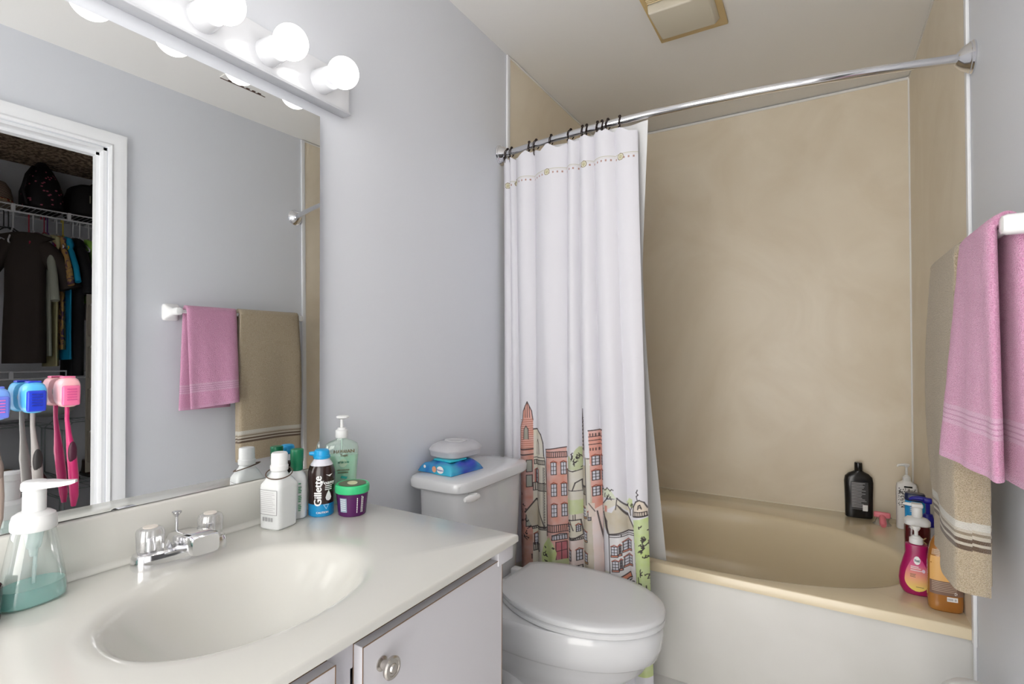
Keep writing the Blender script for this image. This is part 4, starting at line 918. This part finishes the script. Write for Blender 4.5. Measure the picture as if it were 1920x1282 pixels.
p = thing('dark_red_pump_bottle', (1.431, 2.215, ZR+.0005), 'dark red bottle with wide white foam pump behind the raspberry bottle', 'bottle', rz=fc(1.437, 2.212)+.1)
A5 = full([(0, .025, .032, 3.4), (.003, .028, .035, 3.4), (.180, .028, .035, 3.4), (.187, .026, .033, 3)])
loft('body', A5, mat('wine_plastic', (.075, .006, .008), .15, coat=.5), p, 52)
loft('pump_collar', [(.1872, .029, .033, 3, 0, 0), (.190, .031, .036, 3, 0, 0), (.201, .031, .036, 3, 0, 0), (.208, .027, .030, 2.6, 0, 0), (.213, .017, .017, 2, 0, 0)], WPLAS, p, 48)
loft('pump_neck', [(.2125, .0145, .0145), (.243, .0145, .0145), (.246, .013, .013)], WPLAS, p, 32)
g = Geo(); g.add(*rbox_vf(-.016, .016, -.016, .016, .2455, .258, .004, 3)); g.add(*tube_vf([(0, -.012, .252), (0, -.030, .253), (0, -.038, .252)], [.006, .005, .003], 12)); g.build('pump_head', WPLAS, p)
text_on('label_text', 'K', .030, mat('gold_print', (.62, .44, .22), .35), p, A5, .45, .142, .034, .0008); g = Geo(); strip(A5, .12, .70, .118, .123); g.build('label_print', mat('dim_print', (.40, .30, .28), .5), p)

p = thing('hair_removal_bottle', (1.414, 2.098, ZR+.0005), 'raspberry pink teardrop bottle with white pump and sunset label', 'bottle', rz=fc(1.414, 2.098)+.06)
A6 = full([(0, .020, .030, 2.6), (.004, .024, .0355, 2.6), (.020, .026, .0440, 2.5), (.045, .026, .0465, 2.4), (.075, .0245, .0430, 2.4), (.105, .022, .0350, 2.4), (.130, .021, .0285, 2.5), (.148, .021, .0290, 2.6), (.155, .020, .0285, 2.6), (.158, .015, .019, 2)])
loft('body', A6, mat('raspberry_plastic', (.34, .008, .095), .28), p, 60)
pump(p, .158, WPLAS, .0180, .020, .026, -2.6, .0115)
# teardrop label, coloured by height in flat bands of print
def drop_w(z): u = (z-.014)/.106; return .045*math.sqrt(max(0, 1-(2*abs(u-.36)/1.28)**2.0)) if 0 <= u <= 1 else 0
zz = [.0145+.105*k/30 for k in range(31)]; vs = []; ww = []
for z in zz:
    w = .043*(max(0.0, 1-abs((z-.050)/(.036 if z < .05 else .072))**2.2))**.5
    for i in range(13): vs.append(surf(A6, (-1+2*i/12)*w/.042*.95, z, .0009))
lab = mesh('sunset_label', vs, grid_faces(13, 31), None, p)
SUN = mat('sunset_print', (.75, .25, .28), .4); nt = SUN.node_tree; tc = nt.nodes.new('ShaderNodeTexCoord'); sx = nt.nodes.new('ShaderNodeSeparateXYZ'); rp = nt.nodes.new('ShaderNodeMapRange'); rp.inputs[1].default_value = .02; rp.inputs[2].default_value = .10; cr = nt.nodes.new('ShaderNodeValToRGB')
cr.color_ramp.elements[0].color = (.80, .62, .14, 1); cr.color_ramp.elements[1].color = (.60, .06, .22, 1); e = cr.color_ramp.elements.new(.45); e.color = (.78, .34, .20, 1)
nt.links.new(tc.outputs['Object'], sx.inputs[0]); nt.links.new(sx.outputs['Z'], rp.inputs[0]); nt.links.new(rp.outputs[0], cr.inputs[0]); nt.links.new(cr.outputs[0], nt.nodes['Principled BSDF'].inputs['Base Color']); lab.data.materials.append(SUN)
g = Geo(); g.add([surf(A6, .0150*math.cos(a)/.042, .110+.0130*math.sin(a), .0014) for a in [2*PI*k/28 for k in range(28)]], [tuple(range(28))]); lo = g.build('logo_oval', WINK, p, smooth=False)
text_on('label_text', 'Veet', .0130, mat('logo_teal', (.05, .10, .14), .5), p, A6, 0, .1095, .042, .0005, off=.0019)
g = Geo()
for z_, t1_ in ((.089, .15), (.084, .35), (.0775, .50)): strip(A6, -.60, t1_, z_, z_+.0030, .0016)
g.build('label_print', mat('pink_white_ink', (.74, .58, .60), .5), p)
g = Geo()
for z_, t1_ in ((.066, -.12), (.062, -.20), (.058, -.16), (.028, .55)): strip(A6, -.62 if z_ > .03 else -.12, t1_, z_, z_+.0016, .0016)
g.build('small_print', BRN, p)
g = Geo(); g.add([surf(A6, .58+.0055*math.cos(a)/.042, .080+.0055*math.sin(a), .0016) for a in [2*PI*k/20 for k in range(20)]], [tuple(range(20))]); g.build('seal_dot', mat('pale_lilac', (.72, .55, .68), .5), p, smooth=False)

p = thing('amber_bottle', (1.4705, 2.012, ZR+.0005), 'large amber body wash bottle at the tub edge behind the towel', 'bottle', rz=fc(1.4660, 2.014)+.22)
A7 = full([(0, .022, .037, 3), (.004, .0255, .0405, 3), (.02, .027, .0420, 3), (.14, .026, .0415, 2.8), (.170, .0235, .0385, 2.6), (.195, .021, .034, 2.4), (.21, .0185, .027, 2.2), (.222, .0165, .020, 2), (.245, .018, .024, 2.2), (.258, .016, .020, 2.2)])
loft('body', A7, mat('amber_plastic', (.44, .17, .03), .18, trans=.25, coat=.4, noise=((.52, .22, .045), 6, 2, .4, .6, 0)), p, 60)
patch('label_pale', A7, -1.2, 1.2, .090, .160, mat('pale_orange_print', (.74, .42, .14), .4), p, n=16)
patch('label_brown', A7, -1.2, 1.2, .050, .090, mat('brown_label', (.20, .12, .09), .4), p, n=16, off=.0008)
patch('label_top', A7, -1.15, 1.15, .163, .180, mat('tan_print', (.45, .27, .14), .4), p, n=16)
g = Geo()
for k in range(6): strip(A7, -1.05, .7, .085-.005*k, .0865-.005*k, n=12)
g.build('label_print', mat('sand_print', (.55, .42, .32), .5), p); g = Geo()
for k in range(3): strip(A7, -1.0, .9, .177-.005*k, .179-.005*k, n=12)
g.build('label_print', mat('sand_print', (.55, .42, .32), .5), p)
g = Geo(); strip(A7, -.05, .75, .034, .047); g.build('barcode_patch', WINK, p)
g = Geo()
for k in range(9):
    if k != 6: strip(A7, 0.0+k*.075, .045+k*.075, .037, .044, .0018, 3)
g.build('barcode', GREYINK, p)
g = Geo()
for k in range(3):
    a = 2*PI*k/3; g.add([surf(A7, .62+(.005*math.cos(a+da)*r_)/.046, .058+.005*math.sin(a+da)*r_, .0016) for da, r_ in ((-.7, 1), (.7, 1), (.7, .5), (-.7, .5))], [(0, 1, 2, 3)])
g.build('recycle_mark', WINK, p, smooth=False)

# pale bin by the right wall, only its rounded top reaches into the frame
p = thing('small_bin', (1.448, 1.545, 0), 'small white rounded bin standing against the right wall', 'bin')
loft('bin_body', [(0, .056, .056), (.004, .060, .060), (.37, .0625, .0625)], WPLAS, p, 48); loft('bin_lid', [(.3705, .0635, .0635), (.380, .064, .064), (.405, .058, .058), (.420, .042, .042), (.427, .02, .02)], WPLAS, p, 48)

# ================================================================== CLOSET BEYOND THE DOORWAY (seen in the mirror)
CXB, CY_0, CY_1 = 3.26, -.35, 1.95
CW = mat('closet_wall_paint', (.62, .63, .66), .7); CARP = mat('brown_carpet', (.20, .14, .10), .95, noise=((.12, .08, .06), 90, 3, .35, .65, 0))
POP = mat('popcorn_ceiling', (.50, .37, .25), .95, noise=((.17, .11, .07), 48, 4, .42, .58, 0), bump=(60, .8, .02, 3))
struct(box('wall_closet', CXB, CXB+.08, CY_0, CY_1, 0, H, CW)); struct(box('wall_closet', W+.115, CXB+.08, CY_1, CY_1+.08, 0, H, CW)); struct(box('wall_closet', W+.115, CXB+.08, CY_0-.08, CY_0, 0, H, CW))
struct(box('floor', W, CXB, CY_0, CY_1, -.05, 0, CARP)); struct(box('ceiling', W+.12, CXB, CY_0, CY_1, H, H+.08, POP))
p = thing('added_closet_fill_lamp', (2.15, .22, H), 'added dome lamp out of view, brightening the closet', 'light')  # added lamp, out of view, put in because the closet was too dark
loft('base_plate', [(-.02, .10, .10), (-.0005, .10, .10)], TRIM, p, 40); loft('glass_dome', [(-.085, .02, .02), (-.08, .05, .05), (-.06, .08, .08), (-.03, .093, .093), (-.021, .094, .094)], mat('closet_fill_glow', (.9, .9, .9), .4, emit=(1, .95, .88), estr=7.0), p, 40)
WIRE = mat('white_vinyl_wire', (.78, .78, .80), .35)
def wire_shelf(z, y0, y1, label):
    o = thing('wire_shelf', (CXB, (y0+y1)/2, z), label, 'shelf'); h = (y1-y0)/2
    tube('front_wire', [(-.30, -h, 0), (-.30, h, 0)], .0045, WIRE, o, 8); tube('hang_rail', [(-.305, -h, -.042), (-.305, h, -.042)], .0055, WIRE, o, 8)
    tube('back_wire', [(-.005, -h, 0), (-.005, h, 0)], .004, WIRE, o, 8); tube('middle_wire', [(-.15, -h, -.003), (-.15, h, -.003)], .003, WIRE, o, 8)
    g = Geo(); n = int((y1-y0)/.026)
    for k in range(n): y = -h+2*h*k/(n-1); g.add(*tube_vf([(-.30, y, .004), (-.004, y, .004)], .0015, 5))
    q = g.build('cross_wires', WIRE, o); q['kind'] = 'stuff'
    for k in range(int((y1-y0)/.26)+1): y = -h+.09+k*.26; rbox('rail_clip', -.313, -.293, y-.009, y+.009, -.046, .004, WIRE, o, bev=.002)
    tube('wall_brace', [(-.29, h-.35, -.005), (-.004, h-.35, -.29)], .005, WIRE, o, 8)
    return o
wire_shelf(2.112, .1, 1.93, 'upper white wire closet shelf holding bags'); wire_shelf(1.125, .1, 1.93, 'lower white wire closet shelf under the hanging clothes')
HR = 2.112-.042
def hanger(y, m, label, rz=0, w=.145):
    o = thing('clothes_hanger', (CXB-.305, y, HR-.10), label, 'hanger', rz=rz)
    tube('hook', [(0, 0, .0)]+[(.0, 0, .05)]+[(.022-.022*math.cos(a), 0, .085+.022*math.sin(a)) for a in [PI*.98*k/12 for k in range(13)]], .0032, m, o, 8)
    tube('frame', [(-w, 0, -.095), (-w*.5, 0, -.045), (-.02, 0, -.004), (0, 0, 0), (.02, 0, -.004), (w*.5, 0, -.045), (w, 0, -.095), (w*.97, 0, -.106), (0, 0, -.106), (-w*.97, 0, -.106)], .0042, m, o, 8, True)
    return o
def garment(name, y, m, label, L_, w, tk, rz, cat='shirt', sleeve=.0, z0=HR-.115, x=None, sr=.055):
    x = CXB-.305 if x is None else x
    o = Geo(); seg = 44; vs = []; prof = [(0, .05, .018), (.012, .075, .024), (.04, .13, .030), (.075, w*.92, .036), (.10, w, .040), (.16, w*.99, tk*.9), (.30, w*.95, tk), (.5, w*.96, tk*1.05), (.8, w*.98, tk*1.1), (1.0, w, tk*1.15)]
    ph = rnd.random()*6
    for k, (u, a, b_) in enumerate(prof):
        zz = -u*L_ if u > .16 else -u*.62
        for i in range(seg):
            t_ = 2*PI*i/seg; c, s_ = math.cos(t_), math.sin(t_); rip = 1+.22*math.sin(5*t_+ph+u)*min(u*1.6, 1)
            vs.append((a*sgnpow(c, .8)*(1+.02*math.sin(u*9+ph)), b_*s_*rip+.01*math.sin(c*4+ph)*u, zz))
    n = len(prof); fs = [(i*seg+k, (i+1)*seg+k, (i+1)*seg+(k+1) % seg, i*seg+(k+1) % seg) for i in range(n-1) for k in range(seg)]; fs.append(tuple(range(seg))); fs.append(tuple((n-1)*seg+k for k in range(seg-1, -1, -1)))
    o.add(vs, fs)
    if sleeve:
        for sd in (-1, 1):
            P = [(sd*w*.72, 0, -.07), (sd*(w+.01), 0, -.12), (sd*(w+.07), .005, -.12-sleeve*.5), (sd*(w+.10), .008, -.12-sleeve)]
            vs, fs = tube_vf(P, [sr*.8, sr, sr*1.05, sr*1.1], 18); o.add([(a, b_*.75, c) for a, b_, c in vs], fs)
    ob = o.build(name, m, None, angle=70); ob.location = (x, y, z0); ob.rotation_euler = (0, 0, rz); return tag(ob, label, cat)
BK = mat('hanger_black', (.012, .012, .014), .3); HWH = mat('hanger_white', (.75, .75, .77), .35); HRD = mat('hanger_red', (.42, .015, .05), .3); HYE = mat('hanger_yellow', (.62, .48, .03), .3); HPU = mat('hanger_purple', (.10, .02, .20), .3)
hs = [(.945, BK, 'empty black hanger facing the doorway', -1.25), (.965, BK, 'second black hanger holding the dark brown shirt', -1.15), (.985, HWH, 'white hanger next to the black hangers', .35), (1.055, HRD, 'bright red hanger between white hangers', .2), (1.075, HWH, 'white hanger tucked behind the red hanger', .15), (1.125, HRD, 'dark red hanger beside the purple hanger', -.1), (1.140, HPU, 'thin purple hanger beside the dark red hanger', .05), (1.185, HWH, 'white hanger holding the cream blouse', .05), (1.215, HYE, 'yellow hanger holding the turquoise dress', .08), (1.265, HWH, 'white hanger over the black dress', .05), (1.300, HWH, 'white hanger near the doorway jamb', -.05), (1.345, HWH, 'last white hanger behind the jamb', .05)]
for y, m, lab, rz in hs: hanger(y-.015, m, lab, rz)
DK = mat('dark_brown_cloth', (.034, .023, .018), .8); LV = mat('grey_sage_cloth', (.33, .34, .28), .85); CRM = mat('cream_cloth', (.48, .44, .24), .85); MAU = mat('mauve_cloth', (.16, .08, .11), .85)
FLO = mat('floral_cloth', (.46, .27, .09), .85, noise=((.12, .06, .10), 26, 2, .50, .58, 1.0)); TUR = mat('turquoise_cloth', (.005, .30, .52), .7); BKC = mat('black_cloth', (.006, .006, .008), .85); LIM = mat('lime_cloth', (.28, .52, .08), .8); WHC = mat('white_cloth', (.55, .52, .50), .85)
garment('shirt', 1.005, DK, 'dark brown short-sleeved shirt hanging turned towards the doorway', .76, .095, .040, -1.12, sleeve=.20, x=CXB-.40, sr=.055, z0=1.935)
garment('blouse', 1.070, MAU, 'mauve blouse behind the dark brown shirt', .78, .13, .016, .05)
garment('jacket', 1.105, LV, 'sage grey jacket beside the mauve blouse', .74, .135, .020, .04, 'jacket', .30, sr=.026)
garment('blouse', 1.143, CRM, 'cream yellow blouse beside the sage jacket', .80, .14, .013, .02)
garment('dress', 1.172, FLO, 'mustard floral dress beside the turquoise dress', .70, .14, .015, .02, 'dress', .20, sr=.020)
garment('dress', 1.203, TUR, 'bright turquoise dress beside the floral dress', .76, .15, .014, .02, 'dress', .18, sr=.018)
garment('dress', 1.255, BKC, 'long black dress between turquoise dress and lime top', .86, .16, .032, .02, 'dress', .25, sr=.032)
garment('top', 1.312, LIM, 'lime green top behind the black dress', .40, .14, .014, .02)
garment('shirt', 1.345, WHC, 'off white shirt at the end of the rail', .5, .14, .016, .02)
# bags and hat on the upper shelf
p = thing('backpack', (CXB-.17, 1.13, 2.1185), 'black backpack with pink dots on the upper wire shelf', 'bag')
SB = full([(0, .11, .085, 2.6), (.02, .125, .10, 2.6), (.12, .125, .10, 2.5), (.20, .10, .08, 2.3), (.26, .07, .055, 2.1), (.30, .035, .03, 2), (.315, .02, .02, 2)])
loft('sack', SB, mat('bag_black', (.010, .008, .010), .7), p, 44); tube('strap', [(-.09, -.09, .02), (-.11, -.115, .10), (-.085, -.09, .20), (-.04, -.05, .27)], .010, MATS['bag_black'], p, 8)
g = Geo()
for k in range(46):
    th = rnd.uniform(PI-1.4, PI+1.4); z = rnd.uniform(.02, .26); g.add([surf(SB, th+.006*math.cos(a)/.11, z+.005*math.sin(a), .0015) for a in [2*PI*j/8 for j in range(8)]], [tuple(range(8))])
q = g.build('dots', mat('dot_pink', (.42, .10, .16), .6), p, smooth=False); q['kind'] = 'stuff'
p = thing('duffel_bag', (CXB-.16, 1.46, 2.1185), 'black duffel bag on the upper wire shelf behind the jamb', 'bag')
loft('bag_body', [(0, .11, .19, 4), (.02, .125, .205, 4), (.14, .125, .205, 4), (.20, .115, .19, 3.4), (.225, .08, .15, 3)], MATS['bag_black'], p, 48); rbox('zip_pull', -.128, -.1255, -.12, -.114, .09, .14, mat('zip_steel', (.6, .6, .5), .3, metal=.8), p, bev=.0008, seg=1)
tube('bag_handle', [(-.03, -.10, .215), (-.03, -.06, .255), (-.03, .06, .255), (-.03, .10, .215)], .008, MATS['bag_black'], p, 8)
p = thing('striped_hat', (CXB-.18, .90, 2.1185), 'striped woven sun hat on the upper wire shelf', 'hat')
STR = mat('hat_stripe', (.30, .22, .17), .8); nt = STR.node_tree; tc = nt.nodes.new('ShaderNodeTexCoord'); wv = nt.nodes.new('ShaderNodeTexWave'); wv.bands_direction = 'Z'; wv.inputs['Scale'].default_value = 38; rp = nt.nodes.new('ShaderNodeValToRGB'); rp.color_ramp.interpolation = 'CONSTANT'; rp.color_ramp.elements[0].color = (.02, .015, .015, 1); rp.color_ramp.elements[1].color = (.42, .32, .25, 1); rp.color_ramp.elements[1].position = .5
nt.links.new(tc.outputs['Object'], wv.inputs[0]); nt.links.new(wv.outputs['Fac'], rp.inputs[0]); nt.links.new(rp.outputs[0], nt.nodes['Principled BSDF'].inputs['Base Color'])
loft('crown', [(.012, .095, .095), (.05, .095, .095), (.10, .085, .085), (.135, .065, .065), (.15, .03, .03)], STR, p, 44); loft('brim', [(.0, .13, .135), (.003, .134, .139), (.014, .10, .10)], mat('hat_brim', (.35, .27, .20), .8), p, 44); loft('hat_band', [(.016, .0965, .0965), (.030, .0968, .0968)], mat('hat_band_red', (.30, .06, .03), .7, noise=((.45, .35, .2), 40, 2, .5, .55, 0)), p, 44, cap=False)
# things on and under the lower shelf
p = thing('plastic_bag', (CXB-.20, 1.16, .842), 'crumpled whitish plastic bag on the wire storage cube', 'bag')
vs, fs = sphere_vf((0, 0, .085), 1, 30, 20, .12, .15, .085); vs = [(x*(1+.10*math.sin(y*70+z*40)), y*(1+.08*math.sin(z*90+x*30)), max(z*(1+.07*math.sin(x*60+y*50)), 0.0)) for x, y, z in vs]; mesh('bag_film', vs, fs, mat('bag_film', (.62, .66, .62), .35, trans=.2), p, angle=80)
p0 = thing('storage_bin', (CXB-.19, .97, .842), 'pale grey storage bin beside the plastic bag', 'bin'); loft('bin_wall', [(0, .10, .085, 6), (.005, .105, .09, 6), (.16, .115, .10, 6), (.17, .118, .103, 6), (.165, .108, .093, 6), (.01, .095, .08, 6)], mat('bin_grey', (.55, .56, .58), .5), p0, 40)
CUBEM = mat('grid_steel', (.35, .40, .40), .35, metal=.5)
def cube_panel(y0, z0, s_, label):
    o = thing('wire_storage_cube', (CXB-.37, y0+s_/2, z0), label, 'storage cube', group=None); c = .045; h = s_/2-.006
    P = [(0, -h+c, .006), (0, h-c, .006), (0, h, .006+c), (0, h, s_-.006-c), (0, h-c, s_-.006), (0, -h+c, s_-.006), (0, -h, s_-.006-c), (0, -h, .006+c)]
    for x in (0, .34): tube('rim_wire', [(x, a[1], a[2]) for a in P], .004, CUBEM, o, 8, True)
    for y in (-h, h):
        for z in (.006+c, s_-.006-c): tube('side_wire', [(0, y, z), (.34, y, z)], .003, CUBEM, o, 6)
    g = Geo()
    for k in range(1, 8): y = -h+2*h*k/8; g.add(*tube_vf([(.0, y, .008), (.34, y, .008)], .0016, 5)); g.add(*tube_vf([(.0, y, s_-.006), (.34, y, s_-.006)], .0016, 5))
    q = g.build('mesh_wires', CUBEM, o); q['kind'] = 'stuff'
    return o
for i, y0 in enumerate((.80, 1.19, 1.58-.02)):
    for j, z0 in enumerate((.02, .43)): cube_panel(y0, z0, .385, ['lower', 'upper'][j]+' wire storage cube '+['below the grey bin', 'holding dark shoes', 'behind the jamb'][i])
SHM = [mat('shoe_black', (.012, .011, .012), .4), mat('shoe_brown', (.07, .03, .02), .5), mat('shoe_wine', (.10, .015, .02), .5), mat('shoe_grey', (.16, .17, .20), .6), mat('shoe_tan', (.28, .17, .08), .6)]
SHN = ['black', 'brown', 'wine red', 'grey', 'tan']
def shoe(x, y, z, m, label, rz):
    o = thing('shoe', (x, y, z), label, 'shoe', rz=rz)
    loft('sole', [(0, .13, .040, 2.6), (.014, .132, .041, 2.6), (.018, .128, .038, 2.6)], mat('sole_rubber', (.05, .045, .045), .7), o, 30)
    g = Geo(); S = [(.0185, .122, .036, 2.4, 0, 0), (.04, .115, .034, 2.3, -.004, 0), (.060, .085, .030, 2.2, -.03, 0), (.085, .055, .027, 2.2, -.058, 0), (.095, .045, .024, 2.2, -.066, 0)]
    g.add(*loft_vf(S, 30)); g.build('upper', m, o)
k = 0
for y0, nm in ((.80, 'below the bin'), (1.19, 'beside the jamb')):
    for z0, ln_ in ((.035, 'lower'), (.445, 'upper')):
        for q in range(3):
            shoe(CXB-.22, y0+.07+q*.12, z0, SHM[(k*2+q) % 5], SHN[(k*2+q) % 5]+' shoe in the '+ln_+' storage cube '+nm, PI); k += 1
# hanging cloth shoe pockets next to the jamb
ORG = mat('taupe_canvas', (.26, .23, .19), .9)
p = thing('hanging_organizer', (CXB-.56, 1.262, .52), 'taupe hanging organizer with tied white ribbons beside the black dress', 'organizer')
rbox('back_cloth', -.004, .004, -.02, .115, 0, 1.10, ORG, p, bev=.002)
for k in range(4):
    rbox('pocket', -.045, -.005, -.015, .110, .06+k*.25, .25+k*.25, ORG, p, bev=.008)
    g = Geo()
    for s_ in (-1, 1): g.add(*tube_vf([(-.052, .022, .245+k*.25), (-.058, .022+s_*.02, .265+k*.25), (-.056, .022+s_*.035, .245+k*.25), (-.053, .022+s_*.012, .238+k*.25)], .006, 8, True))
    g.build('ribbon', WHC, p)
